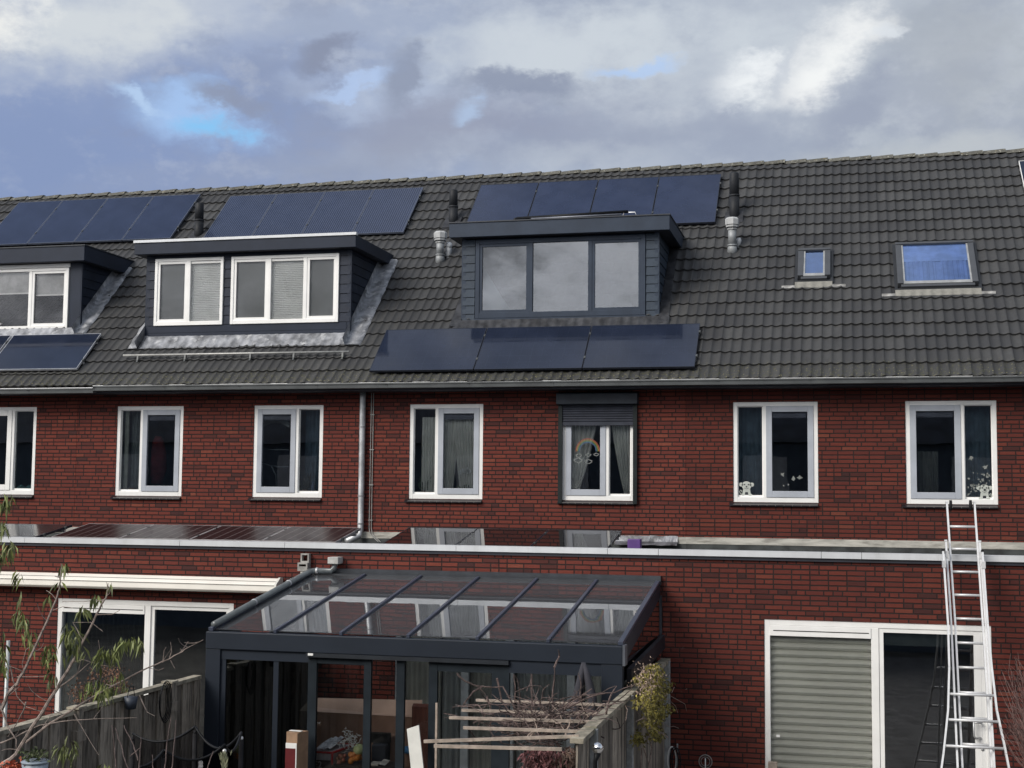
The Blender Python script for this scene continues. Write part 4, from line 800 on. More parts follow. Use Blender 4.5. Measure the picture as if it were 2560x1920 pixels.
# right side: rail on the fence, back upright
b=MB(); b.bar((GX1+.04,-3.15,2.02),(GX1+.04,GY1+.2,1.93),.05,.17); b.build('side_rail',mat('side_black',(.02,.022,.028),.45),gr)
MB().box(GX1-.02,GX1+.01,-3.04,-3.005,1.95,ZW-.2).build('side_upright','soff',gr)
MB().box(GX1-.02,GX1-.014,GY1+.12,-3.04,1.2,2.1).build('side_pane','glassd',gr)
MB().quad((GX0+.02,-6.0,.01),(GX1,-6.0,.01),(GX1,-3.0,.01),(GX0+.02,-3.0,.01)).build('floor',mat('tile_floor',(.32,.32,.31),.6),gr)
MB().box(GX0,GX0+.02,GY1+.12,-3.01,0,ZH+.02).build('side_wall',mat('side_dark',(.03,.035,.04),.6),gr)
# rain pipe from hopper along the roof edge
hA=P('3b',1040,90,-3.1); hp=[ (hA.x,-3.1,hA.z+.02),(hA.x-.01,-3.12,P('3b',1030,130,-3.1).z),(P('3b',870,140,-3.12).x,-3.14,P('3b',870,142,-3.12).z)]
hp.append((GX0+.05,GY1+.1,zr(GY1)+.07)); 
hp[1]=(hp[1][0],-3.12,hp[2][2])
b=MB(); mid=[Vector(hp[0]),Vector(hp[1])+Vector((0,0,.04)),Vector(hp[1])+Vector((-.04,0,0)),Vector(hp[2])+Vector((.05,0,0)),Vector(hp[2])+Vector((-.02,-.06,-.01)),Vector(hp[3])]
b.tube(mid,.038,12); rp=b.build('rain_pipe',mat('pipe_grey',(.13,.145,.15),.3,.1),gr,True)
b=MB(); b.box(hA.x-.075,hA.x+.075,-3.2,-3.01,hA.z+.0,hA.z+.09); b.build('hopper',mat('hopper_grey',(.42,.42,.40),.6,0,.15,8),rp,bevel=.01)
b=MB(); 
for k in (.25,.62): 
    c_=mid[4].lerp(mid[5],k); d_=(mid[5]-mid[4]).normalized(); b.tube([c_-d_*.015,c_+d_*.015],.042,12)
c_=mid[3]; b.tube([c_,c_+Vector((.03,0,0))],.044,12); b.build('pipe_collar','zinc',rp,True)
# ---------------------------------------------------------------- things inside the garden room
yb=-5.35
def P5(k,x,y_): return P(k,x,y_,yb)
tl=P5('3b',765,1135); tr_=P5('3b',1690,1150)
t=empty('cardboard_box',((tl.x+tr_.x)/2,yb,0),'huge brown cardboard box with brightly lit top flap standing inside the garden room','box')
b=MB(); b.box(tl.x,tr_.x,yb,yb+.5,.0,P5('3b',1200,1240).z); b.build('carton_body','carton',t)
b=MB(); zf=P5('3b',1200,1240).z; b.add([(tl.x,yb-.01,zf),(tr_.x,yb-.01,zf-.01),(tr_.x-.01,yb+.12,tr_.z),(tl.x+.09,yb+.12,tl.z+.01),(tl.x+.02,yb+.07,tl.z-.08)],[(0,1,2,3,4)]); b.build('top_flap',mat('flap',(.60,.41,.32),.85,0,.08,3),t)  # light on the flap painted in as a paler cardboard colour
pw=P5('3b',1715,1160); pt_=MB(); pt_.prism([(yb-.1,0),(yb,0),(yb,pw.z-.02),(yb-.05,pw.z),(yb-.1,pw.z-.03)],pw.x-.10,pw.x+.09); tag(pt_.build('wooden_post',mat('red_wood',(.14,.045,.03),.7,0,.2,4,stretch=(6,6,1)),None),'reddish brown wooden panel at the right end of the cardboard box','post')
yc=-5.75
tz=P('3b',1100,1600,yc).z-.03
tx0=P('3b',870,1600,yc).x; tx1=P('3b',1500,1600,yc).x
t=empty('table',((tx0+tx1)/2,yc,0),'low dark table behind the glass doors carrying crates and fruit','table')
b=MB(); b.box(tx0,tx1,yc-.15,yc+.25,tz-.03,tz); b.build('table_top',mat('table_dark',(.05,.04,.035),.6),t)
for xx in (tx0+.04,tx1-.04):
    for y_ in (yc-.12,yc+.2): MB().box(xx-.02,xx+.02,y_-.02,y_+.02,0,tz-.03).build('leg',mat('table_dark',(.05,.04,.035)),t)
# crate
ca=P('3b',875,1490,yc-.08).x; cb_=P('3b',1030,1490,yc-.08).x
t=empty('plastic_crate',((ca+cb_)/2,yc,tz),'red rimmed white crate on the table behind the glass doors','crate')
b=MB(); b.hexa([(ca+.01,yc-.12,tz),(cb_-.02,yc-.12,tz),(cb_+.1,yc+.18,tz),(ca+.05,yc+.18,tz),(ca,yc-.13,tz+.13),(cb_,yc-.13,tz+.13),(cb_+.14,yc+.2,tz+.17),(ca+.04,yc+.2,tz+.17)]); b.build('crate_wall',mat('crate_white',(.42,.4,.42),.5,0,.1,40,stretch=(1,1,.02)),t)
b=MB(); r_=.012; q=[(ca,yc-.13,tz+.13),(cb_,yc-.13,tz+.13),(cb_+.14,yc+.2,tz+.17),(ca+.04,yc+.2,tz+.17)]
for i in range(4): b.bar(q[i],q[(i+1)%4],.02,.02)
b.bar((cb_-.005,yc-.13,tz),(cb_,yc-.135,tz+.13),.02,.02); b.bar((ca,yc-.125,tz+.01),(cb_-.01,yc-.125,tz+.01),.02,.02); b.build('crate_rim',mat('crate_red',(.42,.03,.035),.45),t)
b=MB(); q=[]
for i in range(9):
    for j in range(4): q.append((ca+.02+i*.022+j*.03,yc-.1+j*.09,tz+.15+.012*math.sin(i*2.1+j)+j*.03+i*.003))
b.add(q,[(i*4+j,i*4+4+j,i*4+5+j,i*4+j+1) for i in range(8) for j in range(3)]); tag(b.build('newspaper',mat('paper',(.62,.63,.66),.85,0,.3,20),None),'crumpled pale newspapers lying across the red rimmed crate','newspaper')
# bag of white netting, onions, oranges
def heap(name,label,cat,mats,k,cx,cy_,n,rad,sx,sz,seed,part,yy=yc-.02,group=None):
    c=P(k,cx,cy_,yy); t=empty(name,(c.x,yy,c.z-sz),label,cat); rr=random.Random(seed)
    for i in range(n):
        b=MB(); b.ball((c.x+rr.uniform(-sx,sx),yy+rr.uniform(-.04,.04),c.z+rr.uniform(-sz,sz)),rad*rr.uniform(.85,1.1),12,8); b.build(part,mats[i%len(mats)],t,True)
    return t
heap('orange_bag','net bag of oranges on the table right of the onions','fruit',[mat('orange_skin',(.62,.22,.04),.5,0,.1,20)],'3b',1190,1585,14,.030,.055,.05,4,'orange')
heap('onion_bag','net bag of pinkish onions between the crate and the oranges','vegetables',[mat('onion_skin',(.42,.16,.11),.5,0,.2,15),mat('onion_pale',(.55,.34,.24),.5)],'3b',1060,1585,16,.026,.085,.04,5,'onion')
heap('cabbage','pale green cabbage half above the bag of oranges','vegetable',[mat('cabbage_leaf',(.45,.52,.26),.6,0,.2,12)],'3b',1215,1520,1,.06,0,0,5,'leaf_ball')
rr=random.Random(8); b=MB(); c0=P('3b',1145,1440,yc)
for i in range(70):
    a=Vector((c0.x+rr.gauss(0,.05),yc+rr.uniform(-.05,.05),c0.z+rr.gauss(-.02,.05))); pts=[a]
    for k in range(3): pts.append(pts[-1]+Vector((rr.uniform(-.03,.03),rr.uniform(-.01,.01),rr.uniform(-.03,.03))))
    b.tube(pts,.004,4)
tag(b.build('white_netting',mat('net_white',(.7,.72,.72),.7),None),'tangle of white netting above the onions','net')
# dark stand (speaker like block with a stool)
c0=P('3b',1390,1385,yb-.1); c1=P('3b',1465,1470,yb-.1)
t=empty('chair',(c0.x,yb-.1,0),'dark chair with a square backrest in front of the cardboard box','chair')
b=MB(); b.box(P('3b',1312,1400,yb-.1).x,c1.x,yb-.13,yb-.08,c1.z,c0.z); b.build('backrest','black',t,bevel=.01)
b=MB(); b.box(P('3b',1340,1400,yb-.1).x,P('3b',1450,1400,yb-.1).x,yb-.2,yb-.05,c1.z-.2,c1.z-.0); b.build('jacket',mat('navy_cloth',(.03,.035,.05),.9),t,bevel=.02)
for xx in (P('3b',1340,1400,yb-.1).x,P('3b',1445,1400,yb-.1).x):
    MB().box(xx-.015,xx+.015,yb-.22,yb-.19,0,c1.z-.2).build('leg','black',t); MB().box(xx-.015,xx+.015,yb-.1,yb-.07,0,c1.z).build('leg','black',t)
b=MB(); c0=P('3b',1325,1550,yc); c1=P('3b',1400,1560,yc)
b.box(c0.x-.02,c0.x+.08,yc-.05,yc+.1,tz+.002,tz+.02); b.add([(c0.x+.09,yc-.05,tz+.02),(c1.x+.05,yc-.05,tz+.01),(c1.x+.06,yc+.1,tz+.04),(c0.x+.1,yc+.1,tz+.05)],[(0,1,2,3)]); tag(b.build('loose_papers',mat('paper2',(.6,.58,.52),.8,0,.2,10),None),'loose papers on the table right of the oranges','paper')
b=MB(); c0=P('3b',1590,1520,yb-.05); b.ball(c0,.075,14,8,(1,.8,.55)); tag(b.build('blue_cap',mat('blue_cloth',(.08,.25,.5),.8),None,True),'light blue cap beside the white leaning board','cap')
# white leaning board outside, wooden stick
yo=GY1-.12
q=[P('3b',1588,1360,yo),P('3b',1680,1330,yo),P('3b',1720,1700,yo-.1),P('3b',1622,1700,yo-.1)]
dn=Vector((0,.02,0)); k_=(q[2]-q[1])*1.6
pts=[q[0],q[1],q[1]+k_,q[0]+k_]; z_=.0
b=MB(); b.add(pts+[p_+dn for p_ in pts],[(3,2,1,0),(4,5,6,7),(0,1,5,4),(1,2,6,5),(2,3,7,6),(3,0,4,7)]); lb_=b.build('leaning_board',mat('board_white',(.62,.62,.58),.6,0,.05),None); tag(lb_,'off white board with a slanted top leaning against the garden room glass','board')
b=MB(); s_=P('3b',1630,1390,yo-.005); e_=P('3b',1665,1375,yo-.005); b.tube([s_,e_,e_+Vector((.01,0,-.35))],.004,5); b.build('groove_line',mat('groove',(.2,.2,.2),.8),lb_)
xx=P('3b',1818,1300,GY1-.06); b=MB(); b.box(xx.x-.011,xx.x+.011,GY1-.08,GY1-.06,0,P('3b',1818,1157,GY1-.06).z); tag(b.build('wooden_stick','slat',None),'thin upright wooden stick in front of the garden room screen','stick')
# carton with label left, in front
yo=GY1-.25
a=P('3b',665,1380,yo); c=P('3b',800,1370,yo)
t=empty('parcel_carton',((a.x+c.x)/2,yo,0),'tall brown parcel carton with red and white label beside the black door post','carton')
b=MB(); b.hexa([(a.x,yo,0),(c.x-.06,yo-.04,0),(c.x,yo+.12,0),(a.x+.05,yo+.14,0),(a.x,yo,a.z),(c.x-.06,yo-.04,a.z-.005),(c.x,yo+.12,a.z),(a.x+.05,yo+.14,a.z)]); b.build('carton_body',mat('carton2',(.30,.19,.12),.8,0,.15,5),t)
l0=P('3b',667,1462,yo-.02); l1=P('3b',745,1465,yo-.04); b=MB(); b.box(l0.x,l1.x,yo-.05,yo-.042,0,l0.z); lw=b.build('white_label','white',t)
l2=P('3b',733,1510,yo-.05); MB().box(l0.x-.001,l2.x,yo-.053,yo-.0505,0,l2.z).build('red_print',mat('print_red',(.12,.012,.015),.5),t)
b=MB(); b.bar((a.x+.02,yo+.05,a.z+.008),(c.x-.04,yo+.03,a.z+.008),.05,.004); b.build('tape','white',t)
# black base box with lettering under the crate
c0=P('3b',905,1620,yc-.17)
b=MB(); b.box(P('3b',875,1620,yc-.17).x,P('3b',1000,1620,yc-.17).x,yc-.17,yc-.155,0,P('3b',905,1598,yc-.17).z); bx_=b.build('black_crate',mat('crate_black',(.02,.02,.022),.5),None); tag(bx_,'black crate with pale lettering under the red rimmed crate','crate')
fc=bpy.data.curves.new('lettering','FONT'); fc.body='E2'; fc.size=.10; fc.align_x='CENTER'; fc.extrude=.001; fo=bpy.data.objects.new('lettering',fc); COL.objects.link(fo); fo.data.materials.append(mat('letter_grey',(.32,.33,.35),.6)); fo.parent=bx_; fo.rotation_euler=(PI/2,0,0); fo.location=Vector((c0.x,yc-.172,c0.z-.05))-bx_.location
bpy.context.view_layer.update(); me_=bpy.data.meshes.new_from_object(fo.evaluated_get(bpy.context.evaluated_depsgraph_get())); f2=bpy.data.objects.new('lettering',me_); f2.parent=bx_; f2.rotation_euler=fo.rotation_euler; f2.location=fo.location; bpy.data.objects.remove(fo); f2.name='lettering'; COL.objects.link(f2)
# folded parasol standing in front of the garden room, right
yo=GY1-.2; c0=P('3c',1225,850,yo)
t=empty('folded_parasol',(c0.x,yo,0),'folded dark parasol standing at the right corner of the garden room','parasol')
MB().tube([(c0.x,yo,0),(c0.x,yo,c0.z)],.018,8).build('pole','black',t,True)
for (dx0,dx1,zz) in ((-.01,-.10,1.2),(.02,.16,1.25)):
    b=MB(); b.tube([(c0.x,yo,c0.z),(c0.x+dx0*2,yo-.01,c0.z-.12),(c0.x+dx1*.6,yo-.02,c0.z-.35),(c0.x+dx1*.8,yo-.02,c0.z-.75)],[.02,.035,.05,.04],8); b.build('canopy',mat('parasol_cloth',(.035,.035,.045),.85),t,True)
# ---------------------------------------------------------------- fences
def boards(b,X,y0,y1,z0,z1,seed,side=1,w_=.14,alt=True):
    rr=random.Random(seed); y_=min(y0,y1); e=max(y0,y1); i=0
    while y_<e:
        w2=w_*rr.uniform(.9,1.08); off=.0 if (i%2==0 or not alt) else .021; tz_=rr.uniform(-.012,.006); tl_=rr.uniform(-.004,.004)
        b.hexa([(X+off-.009,y_,z0),(X+off+.009,y_,z0),(X+off+.009,y_+w2-.012,z0),(X+off-.009,y_+w2-.012,z0),(X+off-.009,y_+tl_,z1+tz_),(X+off+.009,y_+tl_,z1+tz_),(X+off+.009,y_+w2-.012+tl_,z1+tz_),(X+off-.009,y_+w2-.012+tl_,z1+tz_)]); y_+=w2*(.86 if alt else 1); i+=1
XL=-7.06
t=empty('wooden_fence',(XL,-9,0),'weathered grey board fence sloping away at the left beside the garden room','fence','garden board fences')
b=MB(); boards(b,XL,-16.5,-6.1,.05,1.745,5,w_=.165); b.build('boards','wood',t)
b=MB(); yps=[-6.1]+[atx(*px('3a',x,y_),XL+.05).y for x,y_ in ((1315,980),(600,1190))]; yps+= [yps[-1]-1.85*k for k in (1,2,3,4)]
ends=sorted(yps,reverse=True)
for i in range(len(ends)-1): b.box(XL-.045,XL+.055,ends[i+1]+.0,ends[i]-.012,1.752+.006*(i%2),1.79+.006*(i%2))
b.build('top_rail','cap',t)
for yp in yps[1:]:
    b=MB(); b.box(XL+.02,XL+.085,yp-.045,yp+.045,0,1.80); b.build('post','wood',t); MB().box(XL-.03,XL+.10,yp-.07,yp+.07,1.801,1.82).build('post_cap','cap',t); MB().box(XL+.03,XL+.10,yp-.075,yp+.075,1.50,1.60).build('post_bracket','wood',t)
XR=-2.2
t=empty('wooden_fence',(XR,-7,0),'weathered board fence with concrete posts right of the garden room','fence','garden board fences')
b=MB(); boards(b,XR,-8.9,-3.1,.05,1.77,7,alt=False,w_=.095); b.build('boards','wood',t)
yps=[atx(*p_,XR+.05).y for p_ in ((1670,1636),(1577,1752),(1487,1830))]; yps=[min(yps[0],-3.05)]+yps[1:]
seg=[-3.1]+[yps[1],yps[2],-8.95]
for i in range(3):
    b=MB(); b.box(XR-.055,XR+.06,seg[i+1]+.02,seg[i]-.02,1.775+.004*(i%2),1.815+.004*(i%2)); b.build('top_rail','cap',t)
for yp in yps:
    b=MB(); b.box(XR+.01,XR+.075,yp-.04,yp+.04,0,1.80); b.build('post','post',t,bevel=.006)
print('fence posts',yps)
# ---------------------------------------------------------------- pergola slats + vine + climber
SL=[((400,1138),(1500,1178)),((290,1215),(1400,1245)),((195,1272),(1320,1305)),((302,1350),(1240,1380)),((0,1455),(1190,1415)),((78,1490),(1060,1515))]
words=['rear most','second from the rear','third from the rear','fourth from the rear','tilted','front most']
for i,(l,r_) in enumerate(SL):
    yr_=atx(*px('3c',*r_),XR).y; yr_=max(yr_,-9.4); a=P('3c',*l,yr_); c=P('3c',*r_,yr_)
    b=MB(); b.bar(a,c,.022,.026,(0,0,1)); tag(b.build('pergola_slat','slat',None),f'pale trellis slat, {words[i]} of the six beside the right fence','slat','trellis slats beside the right fence')
    if i==2: YS=yr_
    print('slat',i,round(yr_,2),[round(v,2) for v in a])
def wig(a,c,rr,bend=.25,n=6,g=0.):
    a=Vector(a);c=Vector(c);L=(c-a).length; m1=Vector((rr.uniform(-1,1),rr.uniform(-.6,.6),rr.uniform(-1,1)))*L*bend; pts=[]
    for k in range(n+1):
        t_=k/n; p_=a.lerp(c,t_)+m1*math.sin(PI*t_)+Vector((rr.uniform(-1,1),rr.uniform(-1,1),rr.uniform(-1,1)))*L*.022; p_.z+=g*L*(t_*t_-t_); pts.append(p_)
    return pts
rr=random.Random(12)
Yv=-7.6; hub=P('3c',990,1420,Yv); ctr=P('3c',1080,1560,Yv)
t=empty('climbing_vine',(hub.x,Yv,0),'tangled bare vine with twisting brown stems over the trellis slats','vine')
b=MB(); b.tube([(ctr.x,Yv-.1,0),(ctr.x+.03,Yv-.05,.6),ctr,hub],[.022,.018,.016,.012],7)
ends=[]
spec=[((990,1420),(600,1030),(380,1020)),((990,1300),(700,1150),(690,940)),((760,1250),(735,1100),(700,950)),((990,1290),(1000,1000),(1005,870)),((1000,890),(1040,800),(1030,752)),
 ((990,1250),(1200,1100),(1470,1030)),((1100,1200),(1300,1100),(1600,1025)),((1000,1400),(1250,1280),(1420,1150)),((1080,1390),(1120,1240),(1190,1210)),((830,1260),(825,1000),(830,940)),
 ((990,1450),(700,1330),(450,1270)),((450,1280),(300,1290),(150,1240)),((450,1030),(300,1180),(290,1200)),((990,1430),(800,1300),(480,1270)),((250,930),(380,1020),(480,1110)),((480,1110),(520,1240),(600,1290)),
 ((1240,1390),(1200,1100),(1185,930)),((1260,1380),(1400,1200),(1600,1050)),((1000,1480),(700,1400),(520,1420)),((900,1320),(1100,1180),(1290,1050)),((860,1480),(900,1380),(990,1290)),((560,970),(600,1150),(700,1290)),((640,1450),(740,1380),(900,1350)),((1400,1250),(1440,1090),(1480,1030))]
for s3 in spec:
    yv=Yv+rr.uniform(-.35,.45); pts=[P('3c',*q_,yv+rr.uniform(-.05,.05)) for q_ in s3]; fine=[]
    for a_,c_ in zip(pts,pts[1:]): fine+=wig(a_,c_,rr,.08,5)[:-1]
    fine.append(pts[-1]); b.tube(fine,[.011-.007*k/(len(fine)-1) for k in range(len(fine))],5)
for i in range(300):
    a_=(rr.gauss(930,210),rr.gauss(1310,85)); an_=rr.uniform(-PI,PI); L=rr.uniform(60,240); c_=(a_[0]+math.cos(an_)*L*1.3,a_[1]-abs(math.sin(an_))*L*.7)
    yv=Yv+rr.uniform(-.5,.5); b.tube(wig(P('3c',*a_,yv),P('3c',*c_,yv+rr.uniform(-.2,.2)),rr,.2,5),[.0062,.0056,.005,.0042,.003,.002],4)
b.build('stems','bark2',t)
b=MB()
for i in range(22):
    a_=(rr.gauss(980,150),rr.gauss(1350,60)); c_=(a_[0]+rr.uniform(-120,160),a_[1]-rr.uniform(20,150)); yv=Yv-.3+rr.uniform(-.3,.3); b.tube(wig(P('3c',*a_,yv),P('3c',*c_,yv),rr,.15,5),[.006,.006,.005,.004,.003,.002],5)
b.build('pale_stems',mat('pale_twig',(.38,.30,.25),.8,0,.3,20),t)
def leaf(b,p_,d,l,w_,rr,droop=0.):
    d=Vector(d).normalized(); s_=d.cross(Vector((rr.uniform(-1,1),rr.uniform(-1,1),rr.uniform(-1,1)))).normalized(); p_=Vector(p_); m_=p_+d*l*.5+Vector((0,0,droop*l*.05)); e=p_+d*l+Vector((0,0,-droop*l*.25)); nrm=d.cross(s_)*w_*.25
    b.add([p_,m_+s_*w_/2+nrm,e,m_-s_*w_/2+nrm,m_],[(0,1,4),(1,2,4),(0,4,3),(4,2,3)])
b=MB(); lm=mat('wine_leaf',(.13,.05,.052),.7,0,.3,10,island=.5)
for i in range(650):
    x_=rr.gauss(905,85) ; y_=rr.uniform(1500,1720)
    if x_<750+ (1560-y_)*.6 if y_<1560 else x_<740: continue
    leaf(b,P('3c',x_,y_,Yv-.6+rr.uniform(-.2,.2)),(rr.uniform(-.6,.6),rr.uniform(-.6,.2),-rr.uniform(.2,1)),rr.uniform(.04,.075),.026,rr)
b.build('wine_leaves',lm,t)
b=MB()
for i in range(520):
    x_=rr.uniform(1020,1215); y_=rr.uniform(1480,1720)
    if y_<1490+abs(1130-x_)*.4: continue
    leaf(b,P('3c',x_,y_,Yv-.5+rr.uniform(-.2,.2)),(rr.uniform(-.7,.7),rr.uniform(-.6,.2),-rr.uniform(.1,1)),rr.uniform(.04,.08),.022,rr)
b.build('dry_leaves',mat('dry_leaf',(.14,.095,.075),.8,0,.3,10,island=.5),t)
# climber on the right fence
def zc(x,y_): return (1400+x*.1929,1600+y_*.1929)
t=empty('fence_climber',(XR+.1,-5,0),'yellow green climbing plant hanging over the right fence','climbing plant')
b=MB(); bt=MB(); rr=random.Random(33)
def inside(x,y_):
    c_=1190+ (y_-500)*.03; 
    if y_<300 or y_>1290: return False
    hw= 60+(y_-300)*1.0 if y_<500 else (235 if y_<900 else 235-(y_-900)*.42)
    return abs(x-c_-20)<hw*rr.uniform(.45,1.15)*(.85+.3*math.sin(y_*.021+x*.01))
cnt=0
while cnt<1750:
    x=rr.uniform(930,1500); y_=rr.uniform(300,1300)
    if not inside(x,y_): continue
    q=atx(*zc(x,y_),XR+.08+rr.uniform(0,.22)); leaf(b,q,(rr.uniform(-.5,.5),rr.uniform(-.7,.7),-rr.uniform(-.2,1)),rr.uniform(.035,.065),.024,rr); cnt+=1
for i in range(160):
    x=rr.gauss(1020,40); y_=rr.gauss(1270,50); q=atx(*zc(x,y_),XR+.12); leaf(b,q,(rr.uniform(-.6,.6),rr.uniform(-.6,.6),-rr.uniform(-.3,1)),.05,.022,rr)
b.build('leaves',mat('climber_leaf',(.20,.17,.035),.65,0,.35,6,island=.55),t)
b=MB()
for i in range(500):
    x=rr.gauss(1150,90); y_=rr.gauss(560,110); q=atx(*zc(x,y_),XR+.12+rr.uniform(0,.2)); leaf(b,q,(rr.uniform(-1,1),rr.uniform(-1,1),rr.uniform(-1,1)),.03,.018,rr)
tag(b.build('faded_flowers',mat('faded_flower',(.34,.25,.19),.8,0,.3,9,island=.4),t),kind='stuff')
for s3 in [((1140,1180),(1190,1400),(1150,1659),(1140,1760)),((1060,1400),(1050,1600),(1050,1760)),((1080,1400),(1150,1600),(1170,1760))]:
    bt.tube([atx(*zc(*q_),XR+.11) for q_ in s3],.007,6)
for i in range(45):
    a_=(rr.gauss(1180,110),rr.uniform(380,1150)); L=rr.uniform(40,190); an_=rr.uniform(-1.2,PI+.2); c_=(a_[0]+math.cos(an_)*L,a_[1]+math.sin(an_)*L*.8); bt.tube(wig(atx(*zc(*a_),XR+.15),atx(*zc(*c_),XR+.2),rr,.15,4),.0035,4)
for s3 in [((1440,730),(1620,830),(1640,920)),((1630,640),(1740,590),(1820,510)),((1440,800),(1500,860),(1525,945))]: bt.tube([atx(*zc(*q_),XR+.25) for q_ in s3],.0035,4)
bt.build('stems',mat('climber_stem',(.30,.22,.18),.8,0,.3,20),t)
# ball lamp, hose, ornament
c0=atx(*zc(488,1400),XR+.16)
t=empty('garden_ball_lamp',c0-Vector((0,0,.2)),'mirror ball garden light on a stake in front of the right fence','garden light')
MB().ball(c0,.048,16,12).build('ball',mat('mirror_ball',(.9,.9,.9),.08,1.,.01),t,True); b=MB(); b.tube([c0+Vector((0,0,-.04)),c0+Vector((-.02,0,-.11)),c0+Vector((-.02,0,-1.2))],[.03,.018,.012],8); b.build('stake','black',t,True)
c0=atx(*zc(1450,1560),XR+.15)
t=empty('hose_bundle',(c0.x,c0.y,c0.z-.2),'bundle of white and black hose hanging on the concrete fence post','hose')
for i,m_ in enumerate(('white','black','black')):
    b=MB(); pts=[c0+Vector((.03*i+.05*math.cos(a_),-.03*i,.16*math.sin(a_))) for a_ in [2*PI*k/20 for k in range(21)]]; b.tube(pts,.008,6); b.build('coil',m_,t,True)
MB().box(c0.x+.06,c0.x+.075,c0.y-.03,c0.y+.0,c0.z-.2,c0.z+.2).build('holder','post',t)
c0=at(*zc(1885,1575),-3.06)
t=empty('wall_ornament',c0-Vector((0,0,.1)),'small round wire ornament on the brick wall right of the fence','ornament')
b=MB(); b.tube([c0+Vector((.08*math.cos(a_),0,.08*math.sin(a_))) for a_ in [2*PI*k/24 for k in range(25)]],.006,6); b.tube([c0+Vector((.055*math.cos(a_),0,.055*math.sin(a_))) for a_ in [2*PI*k/24 for k in range(25)]],.004,6); b.build('ring',mat('wire_grey',(.35,.34,.32),.5,.4),t,True)
MB().tube([c0+Vector((0,-.01,.04)),c0+Vector((0,-.01,-.13))],.007,6).build('pointer','white',t,True)
# ---------------------------------------------------------------- ladder
Lt=Vector((0,-2.86,3.73)); slope=Vector((0,-1.95,-3.73))
def lad(px_,py_,off):
    n=Vector((0,-3.73,1.95)).normalized(); p0=Lt+n*off; d=ray(px_,py_); t_=((p0-CAM).dot(n))/d.dot(n); return CAM+d*t_
ld=empty('extension_ladder',(1.7,-4.8,0),'tall aluminium three part ladder leaning on the coping below the right window','ladder')
def rail(b,pts,off,w_=.021,d_=.045,down=True):
    q=[lad(*p_,off) for p_ in pts]
    if down:
        a,c=q[-2],q[-1]; dd=(c-a); k_=(.02-c.z)/dd.z; q.append(c+dd*k_)
    dk=(q[-1]-q[0]).normalized(); n=Vector((0,-3.73,1.95)).normalized()
    for a,c in zip(q,q[1:]): b.bar(a,c+ (c-a).normalized()*.004,w_,d_,n)
    return q
secs=[('upper_section',.03,[(2367,1257),(2388,1560),(2406,1920)],[(2436,1257),(2457,1560),(2479,1920)],.28,1257),
      ('middle_section',.10,[(2364.5,1353),(2378,1560),(2394,1920)],[(2449,1355),(2464,1560),(2486,1920)],.28,1353),
      ('base_section',.17,[(2357.5,1377),(2370,1560),(2373,1668),(2370,1777),(2358.5,1885),(2353,1925)],[(2456,1379),(2469,1560),(2479,1668),(2492,1777),(2511,1864),(2522,1920)],.28,1377)]
for nm,off,L,Rr,sp,top in secs:
    b=MB(); ql=rail(b,L,off); qr=rail(b,Rr,off); b.build(nm,'ladder',ld)
    b=MB()
    def lerpz(q,z):
        for a,c in zip(q,q[1:]):
            if (a.z-z)*(c.z-z)<=0: return a.lerp(c,(z-a.z)/(c.z-a.z))
        return q[-1]
    z=3.73-.235
    while z>.15:
        if z<ql[0].z-.02 and (nm=='upper_section' or z<1.9 if nm!='middle_section' else z<.0):
            a=lerpz(ql,z);c=lerpz(qr,z); MB().tube([a,c],.015,8).build('rung','ladder',ld,True)
        z-=.262
    if nm=='upper_section':
        for sx_,q in ((1,ql),(-1,qr)):
            w_=MB(); c_=q[0]+Vector((sx_*.045,.0,-.03)); w_.tube([c_+Vector((-.014,0,0)),c_+Vector((.014,0,0))],.062,14); w_.build('wall_wheel','rub',ld,True)
    for q in (ql[0],qr[0]): MB().bar(q+Vector((0,0,-.002)),q+Vector((0,.002,.016)),.032,.064,(0,-1,.5)).build('end_cap','rub' if nm=='base_section' else 'alu',ld)
    if nm!='upper_section':
        for q,z_ in ((ql,ql[0].z-.16),(qr,qr[0].z-.16)): c_=lerpz(q,z_); MB().box(c_.x-.02,c_.x+.02,c_.y-.05,c_.y+.04,c_.z-.03,c_.z+.05).build('guide_bracket','alu',ld)
